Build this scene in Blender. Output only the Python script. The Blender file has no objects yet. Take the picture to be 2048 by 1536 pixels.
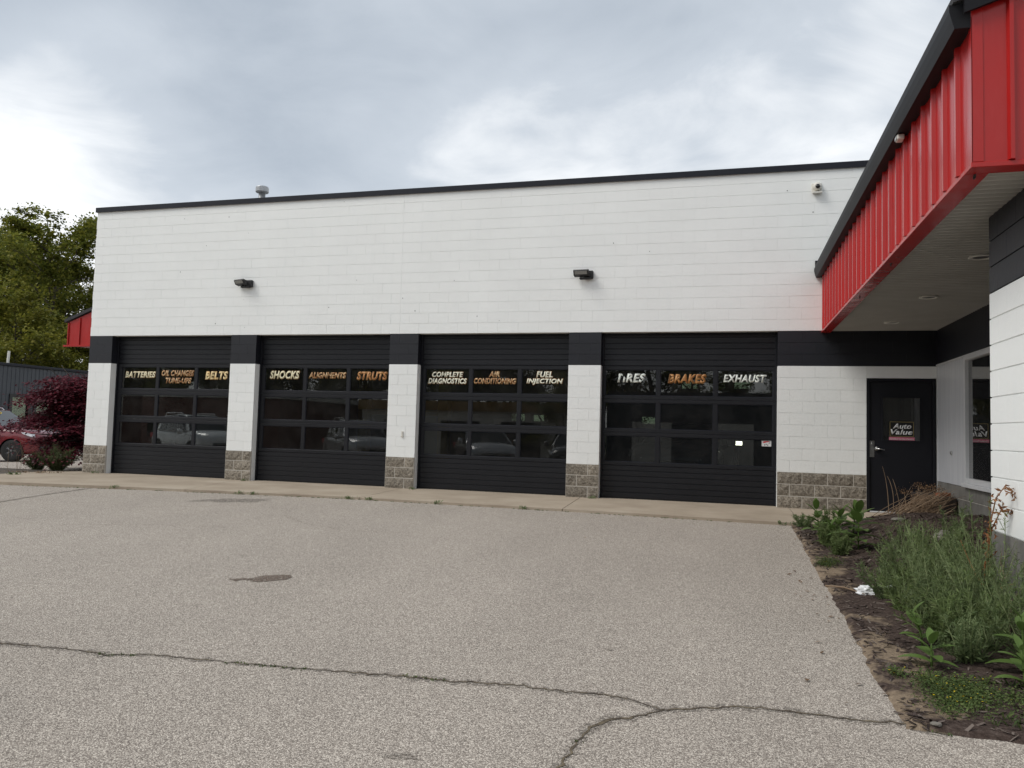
import bpy, bmesh, math, random
import numpy as np
from mathutils import Vector, Matrix, noise

SC = bpy.context.scene
COL = SC.collection
R = math.radians
random.seed(7)

# ---------------------------------------------------------------- camera
cam_d = bpy.data.cameras.new("camera")
cam_d.sensor_fit = 'HORIZONTAL'
cam_d.sensor_width = 36.0
cam_d.lens = 36.0 * 1552.08 / 2048.0
cam_d.clip_start = 0.05
cam_d.clip_end = 3000
cam = bpy.data.objects.new("camera", cam_d)
COL.objects.link(cam)
_yaw, _pit, _rol = R(-15.63833), R(3.35326), R(1.56621)
_f = Vector((math.sin(_yaw) * math.cos(_pit), math.cos(_yaw) * math.cos(_pit), math.sin(_pit)))
_r0 = Vector((math.cos(_yaw), -math.sin(_yaw), 0))
_u0 = _r0.cross(_f)
_r = _r0 * math.cos(_rol) + _u0 * math.sin(_rol)
_u = -_r0 * math.sin(_rol) + _u0 * math.cos(_rol)
_m = Matrix((( _r.x, _u.x, -_f.x), (_r.y, _u.y, -_f.y), (_r.z, _u.z, -_f.z))).to_4x4()
_m.translation = Vector((-0.8131, -14.174, 1.2097))
cam.matrix_world = _m
SC.camera = cam

# ---------------------------------------------------------------- world: overcast sky
SUN_EL, SUN_AZ = R(48), R(236)          # azimuth clockwise from +y
world = bpy.data.worlds.new("World")
SC.world = world
world.use_nodes = True
wt = world.node_tree
wt.nodes.clear()
def wn(t, **kw):
    n = wt.nodes.new(t)
    for k, v in kw.items():
        setattr(n, k, v)
    return n
def wmath(op, a, b=None, clamp=False):
    n = wn('ShaderNodeMath', operation=op, use_clamp=clamp)
    for i, v in enumerate((a, b)):
        if v is None: continue
        if isinstance(v, (int, float)): n.inputs[i].default_value = v
        else: wt.links.new(v, n.inputs[i])
    return n.outputs[0]
w_out = wn('ShaderNodeOutputWorld')
sky = wn('ShaderNodeTexSky', sky_type='NISHITA', sun_disc=False, sun_elevation=SUN_EL, sun_rotation=SUN_AZ)
bg_sky = wn('ShaderNodeBackground'); bg_sky.inputs[1].default_value = 0.10
wt.links.new(sky.outputs[0], bg_sky.inputs[0])
tc = wn('ShaderNodeTexCoord')
sp = wn('ShaderNodeSeparateXYZ'); wt.links.new(tc.outputs['Generated'], sp.inputs[0])
zz = wmath('ADD', wmath('MAXIMUM', sp.outputs[2], 0.0), 0.16)
cx = wn('ShaderNodeCombineXYZ')
wt.links.new(wmath('DIVIDE', sp.outputs[0], zz), cx.inputs[0])
wt.links.new(wmath('DIVIDE', sp.outputs[1], zz), cx.inputs[1])
def wnoise(scale, detail, rough, off, dist=0.0):
    mp = wn('ShaderNodeMapping'); mp.inputs['Location'].default_value = off
    wt.links.new(cx.outputs[0], mp.inputs[0])
    n = wn('ShaderNodeTexNoise'); n.inputs['Scale'].default_value = scale
    n.inputs['Detail'].default_value = detail; n.inputs['Roughness'].default_value = rough
    n.inputs['Distortion'].default_value = dist
    wt.links.new(mp.outputs[0], n.inputs['Vector'])
    return n.outputs['Fac']
big = wnoise(0.80, 4.0, 0.5, (3.1, 7.4, 0.0), 0.35)
fine = wnoise(2.4, 9.0, 0.62, (1.3, 0.2, 4.0), 0.5)
comb = wmath('ADD', wmath('MULTIPLY', wmath('SUBTRACT', big, 0.5), 1.25), wmath('MULTIPLY', fine, 0.34))
comb = wmath('ADD', comb, 0.205)
lift = wmath('MULTIPLY', wmath('SUBTRACT', 0.47, wmath('MAXIMUM', sp.outputs[2], 0.10), True), 1.5)   # cloud base thins to bright haze at the horizon
comb = wmath('ADD', comb, lift)
cr = wn('ShaderNodeValToRGB')
wt.links.new(comb, cr.inputs[0])
e = cr.color_ramp.elements
e[0].position = 0.24; e[0].color = (0.305, 0.345, 0.395, 1)
e[1].position = 0.70; e[1].color = (0.780, 0.790, 0.795, 1)
e2 = cr.color_ramp.elements.new(0.50); e2.color = (0.440, 0.478, 0.522, 1)
bg_cl = wn('ShaderNodeBackground'); bg_cl.inputs[1].default_value = 1.0
wt.links.new(cr.outputs[0], bg_cl.inputs[0])
mixw = wn('ShaderNodeMixShader'); mixw.inputs[0].default_value = 0.93
wt.links.new(bg_sky.outputs[0], mixw.inputs[1]); wt.links.new(bg_cl.outputs[0], mixw.inputs[2])
wt.links.new(mixw.outputs[0], w_out.inputs[0])

sun_d = bpy.data.lights.new("sun", 'SUN')
sun_d.energy = 1.5
sun_d.angle = R(28)
sun_d.color = (1.0, 0.965, 0.91)
sun = bpy.data.objects.new("sun", sun_d)
COL.objects.link(sun)
sdir = Vector((math.sin(SUN_AZ) * math.cos(SUN_EL), math.cos(SUN_AZ) * math.cos(SUN_EL), math.sin(SUN_EL)))
sun.rotation_euler = sdir.to_track_quat('Z', 'Y').to_euler()
sun.location = (-10, -20, 30)

vs = SC.view_settings
vs.view_transform = 'Standard'; vs.look = 'None'; vs.gamma = 1.0; vs.exposure = 0.56
vs.use_curve_mapping = False
SC.render.engine = 'CYCLES'
SC.cycles.max_bounces = 8
SC.cycles.transparent_max_bounces = 16
SC.cycles.use_denoising = True

# ---------------------------------------------------------------- materials
def new_mat(name):
    m = bpy.data.materials.new(name); m.use_nodes = True
    nt = m.node_tree; nt.nodes.clear()
    out = nt.nodes.new('ShaderNodeOutputMaterial')
    b = nt.nodes.new('ShaderNodeBsdfPrincipled')
    nt.links.new(b.outputs[0], out.inputs[0])
    return m, nt, b, out
def N(nt, t, **kw):
    n = nt.nodes.new(t)
    for k, v in kw.items(): setattr(n, k, v)
    return n
def setin(nt, sock, v):
    if isinstance(v, bpy.types.NodeSocket): nt.links.new(v, sock)
    else: sock.default_value = v
def mth(nt, op, a, b=0.0, clamp=False):
    n = N(nt, 'ShaderNodeMath', operation=op, use_clamp=clamp)
    setin(nt, n.inputs[0], a); setin(nt, n.inputs[1], b)
    return n.outputs[0]
def mixc(nt, fac, a, b, bt='MIX'):
    n = N(nt, 'ShaderNodeMix', data_type='RGBA', blend_type=bt)
    setin(nt, n.inputs['Factor'], fac)
    for i, v in ((6, a), (7, b)):
        if isinstance(v, (tuple, list)): v = tuple(v[:3]) + (1,)
        setin(nt, n.inputs[i], v)
    return n.outputs[2]
def pos(nt, scale=(1, 1, 1), loc=(0, 0, 0)):
    g = N(nt, 'ShaderNodeNewGeometry')
    mp = N(nt, 'ShaderNodeMapping'); mp.inputs['Scale'].default_value = scale; mp.inputs['Location'].default_value = loc
    nt.links.new(g.outputs['Position'], mp.inputs[0])
    return mp.outputs[0]
def tnoise(nt, vec, scale, detail=4, rough=0.55, dist=0.0):
    n = N(nt, 'ShaderNodeTexNoise')
    n.inputs['Scale'].default_value = scale; n.inputs['Detail'].default_value = detail
    n.inputs['Roughness'].default_value = rough; n.inputs['Distortion'].default_value = dist
    nt.links.new(vec, n.inputs['Vector'])
    return n.outputs['Fac']
def ramp(nt, fac, stops):
    n = N(nt, 'ShaderNodeValToRGB'); setin(nt, n.inputs[0], fac)
    el = n.color_ramp.elements
    while len(el) < len(stops): el.new(0.5)
    for i, (p, c) in enumerate(stops):
        el[i].position = p
        el[i].color = (c, c, c, 1) if isinstance(c, (int, float)) else tuple(c[:3]) + (1,)
    return n.outputs[0]
def bump(nt, b, h, strength, dist=0.01):
    n = N(nt, 'ShaderNodeBump'); n.inputs['Strength'].default_value = strength; n.inputs['Distance'].default_value = dist
    nt.links.new(h, n.inputs['Height']); nt.links.new(n.outputs[0], b.inputs['Normal'])
MAT = {}
def pm(name, c1, c2=None, scale=3.0, rough=0.6, bmp=0.0, bscale=60.0, bdist=0.004, metal=0.0, coat=0.0, spec=0.5, stretch=(1, 1, 1), objrand=0.0, lo=0.35, hi=0.65):
    m, nt, b, out = new_mat(name)
    v = pos(nt, stretch)
    if c2 is not None:
        f = ramp(nt, tnoise(nt, v, scale, 5), [(lo, 0.0), (hi, 1.0)])
        col = mixc(nt, f, c1, c2)
    else:
        col = mixc(nt, 0.0, c1, c1)
    if objrand > 0:
        oi = N(nt, 'ShaderNodeObjectInfo')
        k = mth(nt, 'ADD', mth(nt, 'MULTIPLY', oi.outputs['Random'], objrand), 1.0 - objrand)
        cc = N(nt, 'ShaderNodeCombineColor')
        for i in range(3): nt.links.new(k, cc.inputs[i])
        col = mixc(nt, 1.0, col, cc.outputs[0], 'MULTIPLY')
    nt.links.new(col, b.inputs['Base Color'])
    b.inputs['Roughness'].default_value = rough
    b.inputs['Metallic'].default_value = metal
    b.inputs['Coat Weight'].default_value = coat
    b.inputs['Specular IOR Level'].default_value = spec
    if bmp > 0: bump(nt, b, tnoise(nt, v, bscale, 4, 0.6), bmp, bdist)
    MAT[name] = m
    return m

# painted block: roller-coated, faint scuffs and thin patches of a paler undercoat
def painted(name, c, rough, dirt, objrand=0.012):
    m, nt, b, out = new_mat(name)
    v = pos(nt)
    col = mixc(nt, ramp(nt, tnoise(nt, v, 0.8, 4, 0.6), [(0.35, 0.0), (0.7, 1.0)]), c, [x * (1 - dirt) for x in c])
    st = ramp(nt, tnoise(nt, pos(nt, (2.2, 2.2, 0.35)), 3.0, 5, 0.65), [(0.56, 0.0), (0.75, 1.0)])
    col = mixc(nt, mth(nt, 'MULTIPLY', st, 0.35), col, [c[0] * 0.90, c[1] * 0.92, c[2] * 0.93])
    oi = N(nt, 'ShaderNodeObjectInfo')
    k = mth(nt, 'ADD', mth(nt, 'MULTIPLY', oi.outputs['Random'], objrand), 1.0 - objrand)
    cc = N(nt, 'ShaderNodeCombineColor')
    for i in range(3): nt.links.new(k, cc.inputs[i])
    col = mixc(nt, 1.0, col, cc.outputs[0], 'MULTIPLY')
    nt.links.new(col, b.inputs['Base Color'])
    b.inputs['Roughness'].default_value = rough
    h = mth(nt, 'ADD', mth(nt, 'MULTIPLY', tnoise(nt, v, 14, 3), 1.6), tnoise(nt, v, 110, 4, 0.7))
    bump(nt, b, h, 0.35, 0.004)
    MAT[name] = m
painted('white_paint', (0.86, 0.872, 0.855), 0.55, 0.04)
painted('black_paint', (0.0080, 0.0092, 0.0150), 0.5, 0.25, 0.15)
painted('door_black', (0.0085, 0.0092, 0.0125), 0.42, 0.2, 0.0)
MAT['door_black'].node_tree.nodes['Principled BSDF'].inputs['Specular IOR Level'].default_value = 0.4
pm('flat_black', (0.006, 0.0065, 0.010), rough=0.55, spec=0.3)
pm('cap_black', (0.008, 0.009, 0.016), (0.012, 0.014, 0.021), 1.2, 0.55, spec=0.3)
pm('gutter_black', (0.007, 0.007, 0.009), (0.010, 0.010, 0.012), 1.5, 0.55, spec=0.22)

def split_face():
    m, nt, b, out = new_mat('split_stone')
    v = pos(nt)
    n1 = tnoise(nt, v, 34, 6, 0.75); n2 = tnoise(nt, v, 2.0, 3)
    col = ramp(nt, n1, [(0.33, (0.085, 0.074, 0.058)), (0.5, (0.27, 0.237, 0.192)), (0.66, (0.45, 0.405, 0.34))])
    col = mixc(nt, mth(nt, 'MULTIPLY', ramp(nt, n2, [(0.4, 0.0), (0.7, 1.0)]), 0.3), col, (0.12, 0.11, 0.098))
    oi = N(nt, 'ShaderNodeObjectInfo')
    k = mth(nt, 'ADD', mth(nt, 'MULTIPLY', oi.outputs['Random'], 0.28), 0.82)
    cc = N(nt, 'ShaderNodeCombineColor')
    for i in range(3): nt.links.new(k, cc.inputs[i])
    col = mixc(nt, 1.0, col, cc.outputs[0], 'MULTIPLY')
    nt.links.new(col, b.inputs['Base Color'])
    b.inputs['Roughness'].default_value = 0.95; b.inputs['Specular IOR Level'].default_value = 0.2
    bump(nt, b, mth(nt, 'ADD', n1, mth(nt, 'MULTIPLY', tnoise(nt, v, 90, 4, 0.7), 0.4)), 0.8, 0.015)
    MAT['split_stone'] = m
split_face()
pm('mortar', (0.46, 0.43, 0.38), (0.52, 0.49, 0.44), 8, 0.95, 0.4, 120)
pm('grey_block', (0.135, 0.128, 0.115), (0.19, 0.182, 0.165), 4, 0.95, 0.5, 120, 0.004, objrand=0.15)
def concrete():
    m, nt, b, out = new_mat('concrete')
    v = pos(nt)
    a = tnoise(nt, v, 1.1, 5, 0.6); f = tnoise(nt, v, 60, 4, 0.7)
    col = ramp(nt, a, [(0.3, (0.30, 0.245, 0.185)), (0.55, (0.375, 0.312, 0.24)), (0.75, (0.43, 0.37, 0.295))])
    col = mixc(nt, mth(nt, 'MULTIPLY', ramp(nt, f, [(0.45, 0.0), (0.65, 1.0)]), 0.25), col, (0.30, 0.245, 0.185))
    st = ramp(nt, tnoise(nt, pos(nt, (0.5, 1.2, 1)), 2.2, 4, 0.6), [(0.58, 0.0), (0.72, 1.0)])
    col = mixc(nt, mth(nt, 'MULTIPLY', st, 0.45), col, (0.27, 0.215, 0.165))
    nt.links.new(col, b.inputs['Base Color']); b.inputs['Roughness'].default_value = 0.9
    b.inputs['Specular IOR Level'].default_value = 0.25
    bump(nt, b, f, 0.25, 0.004)
    MAT['concrete'] = m
concrete()

def asphalt(name, k, tint=(1.04, 1.02, 0.97)):
    m, nt, b, out = new_mat(name)
    v = pos(nt)
    vo = N(nt, 'ShaderNodeTexVoronoi'); vo.inputs['Scale'].default_value = 165; vo.inputs['Randomness'].default_value = 1.0
    nt.links.new(v, vo.inputs['Vector'])
    sc = N(nt, 'ShaderNodeSeparateColor'); nt.links.new(vo.outputs['Color'], sc.inputs[0])
    stone = ramp(nt, sc.outputs[0], [(0.0, (0.07 * k, 0.062 * k, 0.060 * k)), (0.22, (0.21 * k, 0.186 * k, 0.168 * k)), (0.6, (0.47 * k, 0.425 * k, 0.385 * k)), (1.0, (0.90 * k, 0.84 * k, 0.765 * k))])
    gap = ramp(nt, vo.outputs['Distance'], [(0.35, 0.0), (0.75, 1.0)])
    col = mixc(nt, mth(nt, 'MULTIPLY', gap, 0.75), stone, (0.125 * k, 0.108 * k, 0.096 * k))
    # fine grit between the stones
    col = mixc(nt, 0.25, col, ramp(nt, tnoise(nt, v, 190, 2, 0.5), [(0.3, (0.15 * k, 0.128 * k, 0.112 * k)), (0.7, (0.60 * k, 0.535 * k, 0.475 * k))]))
    big_ = ramp(nt, tnoise(nt, v, 0.33, 5, 0.62, 0.6), [(0.32, 0.94), (0.68, 1.05)])
    lanes = ramp(nt, tnoise(nt, pos(nt, (0.55, 0.16, 1)), 1.0, 5, 0.6, 0.4), [(0.38, 0.95), (0.62, 1.03)])
    spots = ramp(nt, tnoise(nt, v, 2.6, 4, 0.62), [(0.68, 1.0), (0.78, 0.86)])
    val = mth(nt, 'MULTIPLY', mth(nt, 'MULTIPLY', big_, lanes), spots)
    cc = N(nt, 'ShaderNodeCombineColor')
    for i in range(3): nt.links.new(val, cc.inputs[i])
    col = mixc(nt, 1.0, col, cc.outputs[0], 'MULTIPLY')
    col = mixc(nt, 1.0, col, tint, 'MULTIPLY')
    nt.links.new(col, b.inputs['Base Color'])
    b.inputs['Roughness'].default_value = 0.92; b.inputs['Specular IOR Level'].default_value = 0.25
    h = mth(nt, 'SUBTRACT', 1.0, vo.outputs['Distance'])
    bump(nt, b, h, 0.55, 0.006)
    MAT[name] = m
asphalt('asphalt', 1.0)
asphalt('asphalt_stain', 0.48, (1.12, 0.97, 0.86))
asphalt('asphalt_faint', 0.72)
for _n in ('asphalt_stain', 'asphalt_faint'):      # stains soak in between the stones: some stones stay bare
    _nt = MAT[_n].node_tree; _o = _nt.nodes['Material Output']; _b = _nt.nodes['Principled BSDF']
    _t = N(_nt, 'ShaderNodeBsdfTransparent'); _x = N(_nt, 'ShaderNodeMixShader')
    _nt.links.new(ramp(_nt, tnoise(_nt, pos(_nt), 38, 3, 0.6), [(0.47, 0.0), (0.62, 1.0)] if _n == 'asphalt_stain' else [(0.40, 0.0), (0.56, 1.0)]), _x.inputs[0])
    _nt.links.new(_b.outputs[0], _x.inputs[1]); _nt.links.new(_t.outputs[0], _x.inputs[2]); _nt.links.new(_x.outputs[0], _o.inputs[0])
pm('crack_dirt', (0.055, 0.040, 0.028), (0.20, 0.16, 0.10), 14, 0.95, 0.8, 60, 0.01, lo=0.4, hi=0.75)
pm('joint_dirt', (0.06, 0.05, 0.038), (0.10, 0.08, 0.06), 9, 0.95)

def soil():
    m, nt, b, out = new_mat('bed_soil')
    v = pos(nt)
    sx = N(nt, 'ShaderNodeSeparateXYZ'); nt.links.new(v, sx.inputs[0])
    sand = ramp(nt, mth(nt, 'ADD', tnoise(nt, v, 2.3, 5, 0.6), mth(nt, 'MULTIPLY', mth(nt, 'SUBTRACT', 0.34, sx.outputs[0]), 0.55)), [(0.555, 0.0), (0.64, 1.0)])
    mul = ramp(nt, tnoise(nt, v, 34, 5, 0.7), [(0.3, (0.028, 0.019, 0.015)), (0.55, (0.080, 0.057, 0.047)), (0.8, (0.17, 0.135, 0.115))])
    sd = ramp(nt, tnoise(nt, v, 22, 5, 0.7), [(0.3, (0.16, 0.118, 0.080)), (0.7, (0.33, 0.255, 0.18))])
    col = mixc(nt, sand, mul, sd)
    nt.links.new(col, b.inputs['Base Color']); b.inputs['Roughness'].default_value = 0.98
    b.inputs['Specular IOR Level'].default_value = 0.15
    bump(nt, b, tnoise(nt, v, 45, 5, 0.7), 0.9, 0.02)
    MAT['bed_soil'] = m
soil()
pm('terrain_grass', (0.045, 0.065, 0.022), (0.085, 0.09, 0.04), 0.4, 0.95, 0.5, 8, 0.05)

# red metal cladding, semi-gloss with slight oil-canning
def red_metal():
    m, nt, b, out = new_mat('red_metal')
    v = pos(nt)
    col = mixc(nt, ramp(nt, tnoise(nt, v, 1.3, 4), [(0.3, 0.0), (0.7, 1.0)]), (0.42, 0.014, 0.012), (0.37, 0.016, 0.015))
    chalk = ramp(nt, tnoise(nt, pos(nt, (3, 3, 0.6)), 4, 5, 0.65), [(0.5, 0.0), (0.8, 1.0)])
    col = mixc(nt, mth(nt, 'MULTIPLY', chalk, 0.10), col, (0.52, 0.10, 0.10))
    nt.links.new(col, b.inputs['Base Color'])
    b.inputs['Roughness'].default_value = 0.24; b.inputs['Specular IOR Level'].default_value = 0.40
    bump(nt, b, tnoise(nt, pos(nt, (3.0, 3.0, 0.8)), 1.6, 2, 0.4), 0.22, 0.05)
    MAT['red_metal'] = m
red_metal()
def soffit():
    m, nt, b, out = new_mat('soffit')
    v = pos(nt)
    col = mixc(nt, ramp(nt, tnoise(nt, v, 2.0, 4), [(0.3, 0.0), (0.7, 1.0)]), (0.20, 0.19, 0.175), (0.25, 0.24, 0.22))
    # rows of small vent perforations
    sx = N(nt, 'ShaderNodeSeparateXYZ'); nt.links.new(v, sx.inputs[0])
    hx = mth(nt, 'ABSOLUTE', mth(nt, 'SUBTRACT', mth(nt, 'FRACT', mth(nt, 'MULTIPLY', sx.outputs[0], 55.0)), 0.5))
    hy = mth(nt, 'ABSOLUTE', mth(nt, 'SUBTRACT', mth(nt, 'FRACT', mth(nt, 'MULTIPLY', sx.outputs[1], 80.0)), 0.5))
    dd = mth(nt, 'ADD', mth(nt, 'MULTIPLY', hx, hx), mth(nt, 'MULTIPLY', hy, hy))
    hole = mth(nt, 'LESS_THAN', dd, 0.085)
    col = mixc(nt, mth(nt, 'MULTIPLY', hole, 0.9), col, (0.02, 0.02, 0.02))
    nt.links.new(col, b.inputs['Base Color']); b.inputs['Roughness'].default_value = 0.45
    MAT['soffit'] = m
soffit()
pm('soffit_plain', (0.46, 0.44, 0.40), (0.52, 0.50, 0.46), 2.0, 0.45)
pm('alu_white', (0.52, 0.53, 0.56), (0.60, 0.61, 0.63), 2.0, 0.35, stretch=(6, 6, 0.4))
pm('alu_frame', (0.55, 0.56, 0.57), (0.62, 0.62, 0.63), 4, 0.35)
pm('steel', (0.55, 0.55, 0.54), (0.42, 0.42, 0.41), 12, 0.28, metal=1.0)
pm('galvanised', (0.42, 0.43, 0.44), (0.33, 0.34, 0.35), 9, 0.45, metal=0.6)
pm('hinge_metal', (0.32, 0.27, 0.20), (0.25, 0.2, 0.15), 20, 0.5, metal=0.5)
pm('white_plastic', (0.72, 0.70, 0.64), (0.62, 0.60, 0.54), 10, 0.4)
pm('bag_white', (0.82, 0.83, 0.83), (0.72, 0.73, 0.74), 10, 0.35)
pm('dark_lens', (0.012, 0.012, 0.013), rough=0.08)
pm('lamp_lens', (0.30, 0.30, 0.28), (0.22, 0.22, 0.21), 60, 0.2)
pm('rubber', (0.012, 0.012, 0.012), (0.02, 0.02, 0.02), 20, 0.8)
pm('alloy_dark', (0.20, 0.20, 0.205), rough=0.3, metal=0.9)
pm('plastic_black', (0.012, 0.012, 0.013), rough=0.5)
pm('chrome', (0.7, 0.7, 0.7), rough=0.12, metal=1.0)
pm('headlamp', (0.75, 0.77, 0.8), rough=0.08, spec=0.8)
pm('yellow_vinyl', (0.75, 0.52, 0.03), rough=0.5)
pm('print_black', (0.006, 0.006, 0.006), rough=0.35)
pm('print_white', (0.62, 0.62, 0.62), rough=0.45)
pm('print_gold', (0.30, 0.24, 0.10), rough=0.5)
pm('print_pink', (0.55, 0.16, 0.22), (0.48, 0.14, 0.2), 20, 0.5)
pm('print_red', (0.5, 0.02, 0.03), rough=0.5)
pm('wood_dark', (0.014, 0.010, 0.008), (0.03, 0.02, 0.015), 14, 0.9, stretch=(1, 6, 6))
pm('brick_orange', (0.30, 0.095, 0.045), (0.22, 0.07, 0.035), 20, 0.95, 0.6, 60)
pm('rock', (0.13, 0.12, 0.10), (0.24, 0.22, 0.19), 9, 0.95, 0.6, 40, 0.01)
pm('interior_wall', (0.30, 0.31, 0.30), (0.36, 0.36, 0.35), 1, 0.8)
pm('interior_floor', (0.10, 0.10, 0.10), (0.15, 0.15, 0.145), 1, 0.5)
pm('interior_roof', (0.12, 0.12, 0.12), rough=0.9)
pm('lift_yellow', (0.55, 0.36, 0.03), rough=0.5)
pm('ochre', (0.24, 0.14, 0.03), (0.18, 0.11, 0.03), 1, 0.7)
pm('roof_membrane', (0.25, 0.25, 0.25), rough=0.9)
pm('shingle_dark', (0.03, 0.03, 0.033), (0.05, 0.05, 0.052), 20, 0.9)
pm('slate_metal', (0.036, 0.043, 0.054), (0.044, 0.051, 0.063), 1.0, 0.45)
pm('brick_wall', (0.11, 0.055, 0.045), (0.15, 0.08, 0.065), 3, 0.9)
pm('pale_wall', (0.55, 0.54, 0.50), (0.48, 0.47, 0.44), 1, 0.8)
pm('curtain', (0.34, 0.38, 0.33), (0.22, 0.26, 0.22), 3, 0.9, stretch=(1, 5, 0.1))
pm('bark', (0.045, 0.036, 0.028), (0.085, 0.07, 0.055), 6, 0.95, 0.6, 20, 0.03)

def glass(name, tint, refl, rough=0.01):
    m, nt, b, out = new_mat(name)
    nt.nodes.remove(b)
    tr = N(nt, 'ShaderNodeBsdfTransparent'); tr.inputs[0].default_value = tuple(tint) + (1,)
    gl = N(nt, 'ShaderNodeBsdfGlossy'); gl.inputs['Roughness'].default_value = rough
    gl.inputs['Color'].default_value = (1, 1, 1, 1)
    fr = N(nt, 'ShaderNodeFresnel'); fr.inputs[0].default_value = 1.52
    f = mth(nt, 'MULTIPLY', fr.outputs[0], refl, True)
    dn = tnoise(nt, pos(nt), 3.0, 5, 0.65)
    mx = N(nt, 'ShaderNodeMixShader'); nt.links.new(f, mx.inputs[0])
    nt.links.new(tr.outputs[0], mx.inputs[1]); nt.links.new(gl.outputs[0], mx.inputs[2])
    # a thin film of dust
    df = N(nt, 'ShaderNodeBsdfDiffuse'); df.inputs[0].default_value = (0.45, 0.44, 0.42, 1)
    m2 = N(nt, 'ShaderNodeMixShader')
    nt.links.new(mth(nt, 'MULTIPLY', ramp(nt, dn, [(0.40, 0.25), (0.75, 1.0)]), 0.032), m2.inputs[0])
    nt.links.new(mx.outputs[0], m2.inputs[1]); nt.links.new(df.outputs[0], m2.inputs[2])
    nt.links.new(m2.outputs[0], out.inputs[0])
    MAT[name] = m
glass('door_glass', (0.50, 0.53, 0.52), 1.25)
glass('office_glass', (0.30, 0.33, 0.33), 2.0)
glass('back_glass', (0.42, 0.47, 0.38), 0.6)
glass('car_glass', (0.16, 0.18, 0.19), 1.3)

def leafmat(name, cols, rough=0.6, trans=0.25, scale=0.5, spec=0.25):
    m, nt, b, out = new_mat(name)
    g = N(nt, 'ShaderNodeNewGeometry')
    c = ramp(nt, g.outputs['Random Per Island'], [(i / (len(cols) - 1), x) for i, x in enumerate(cols)])
    n2 = ramp(nt, tnoise(nt, pos(nt), scale, 3), [(0.3, 0.78), (0.7, 1.22)])
    cc = N(nt, 'ShaderNodeCombineColor')
    for i in range(3): nt.links.new(n2, cc.inputs[i])
    c = mixc(nt, 1.0, c, cc.outputs[0], 'MULTIPLY')
    nt.links.new(c, b.inputs['Base Color'])
    b.inputs['Roughness'].default_value = rough; b.inputs['Specular IOR Level'].default_value = spec
    tl = N(nt, 'ShaderNodeBsdfTranslucent'); nt.links.new(c, tl.inputs[0])
    mx = N(nt, 'ShaderNodeMixShader'); mx.inputs[0].default_value = trans
    nt.links.new(b.outputs[0], mx.inputs[1]); nt.links.new(tl.outputs[0], mx.inputs[2])
    nt.links.new(mx.outputs[0], out.inputs[0])
    MAT[name] = m
leafmat('leaf_tree', [(0.075, 0.095, 0.017), (0.165, 0.185, 0.030), (0.27, 0.25, 0.042)], trans=0.4)
leafmat('leaf_tree_light', [(0.10, 0.112, 0.016), (0.18, 0.185, 0.028), (0.26, 0.235, 0.040)], trans=0.4)
leafmat('leaf_maple', [(0.040, 0.006, 0.011), (0.090, 0.010, 0.020), (0.155, 0.022, 0.036)], trans=0.3, scale=2)
leafmat('leaf_weed', [(0.095, 0.140, 0.055), (0.14, 0.190, 0.08), (0.205, 0.25, 0.12)], trans=0.3, scale=3)
leafmat('leaf_weed_dark', [(0.085, 0.13, 0.042), (0.13, 0.18, 0.06), (0.19, 0.235, 0.09)], trans=0.3, scale=3)
leafmat('leaf_broad', [(0.070, 0.125, 0.028), (0.105, 0.17, 0.042), (0.14, 0.21, 0.06)], rough=0.45, scale=4)
leafmat('leaf_cover', [(0.05, 0.085, 0.025), (0.085, 0.125, 0.035), (0.13, 0.16, 0.05)], scale=3)
leafmat('weed_stem', [(0.125, 0.17, 0.065), (0.17, 0.215, 0.09), (0.235, 0.27, 0.13)], trans=0.1, scale=3)
leafmat('leaf_bush', [(0.06, 0.08, 0.032), (0.10, 0.12, 0.05), (0.15, 0.17, 0.08)], scale=3)
leafmat('dry_stem', [(0.13, 0.085, 0.05), (0.22, 0.15, 0.095), (0.34, 0.25, 0.17)], trans=0.05, scale=6)
leafmat('dry_brown', [(0.09, 0.05, 0.025), (0.16, 0.095, 0.05), (0.24, 0.15, 0.09)], trans=0.1, scale=8)
leafmat('dry_russet', [(0.16, 0.06, 0.02), (0.26, 0.11, 0.04), (0.36, 0.19, 0.09)], trans=0.1, scale=8)
leafmat('mulch_chip', [(0.018, 0.011, 0.009), (0.045, 0.030, 0.025), (0.085, 0.062, 0.052), (0.16, 0.13, 0.11)], trans=0.0, scale=3)
leafmat('flower_yellow', [(0.5, 0.36, 0.01), (0.75, 0.55, 0.02)], trans=0.1)
leafmat('flower_white', [(0.6, 0.62, 0.6), (0.75, 0.77, 0.75)], trans=0.1)

def letter_paint(name, cream, orange, amount, scale):
    # sign enamel: cream coat partly flaked away from an orange undercoat (amount = share of cream left)
    m, nt, b, out = new_mat(name)
    n = tnoise(nt, pos(nt), scale, 4, 0.6)
    f = ramp(nt, n, [(max(0, 1 - amount - 0.06), 0.0), (min(1, 1 - amount + 0.06), 1.0)])
    nt.links.new(mixc(nt, f, orange, cream), b.inputs['Base Color'])
    b.inputs['Roughness'].default_value = 0.5
    MAT[name] = m
CREAM = (0.74, 0.66, 0.46); ORANGE = (0.45, 0.19, 0.055)
letter_paint('enamel_cream', (0.78, 0.72, 0.50), (0.66, 0.50, 0.24), 0.66, 9)
letter_paint('enamel_half', (0.66, 0.47, 0.26), (0.27, 0.12, 0.04), 0.47, 26)
letter_paint('enamel_gold', (0.76, 0.60, 0.32), (0.62, 0.40, 0.15), 0.55, 8)
letter_paint('enamel_orange', (0.50, 0.25, 0.09), (0.36, 0.145, 0.04), 0.5, 12)
letter_paint('enamel_white', (0.80, 0.80, 0.66), (0.70, 0.66, 0.48), 0.66, 9)
letter_paint('enamel_plain', (0.80, 0.84, 0.78), (0.62, 0.66, 0.58), 0.6, 9)
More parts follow.
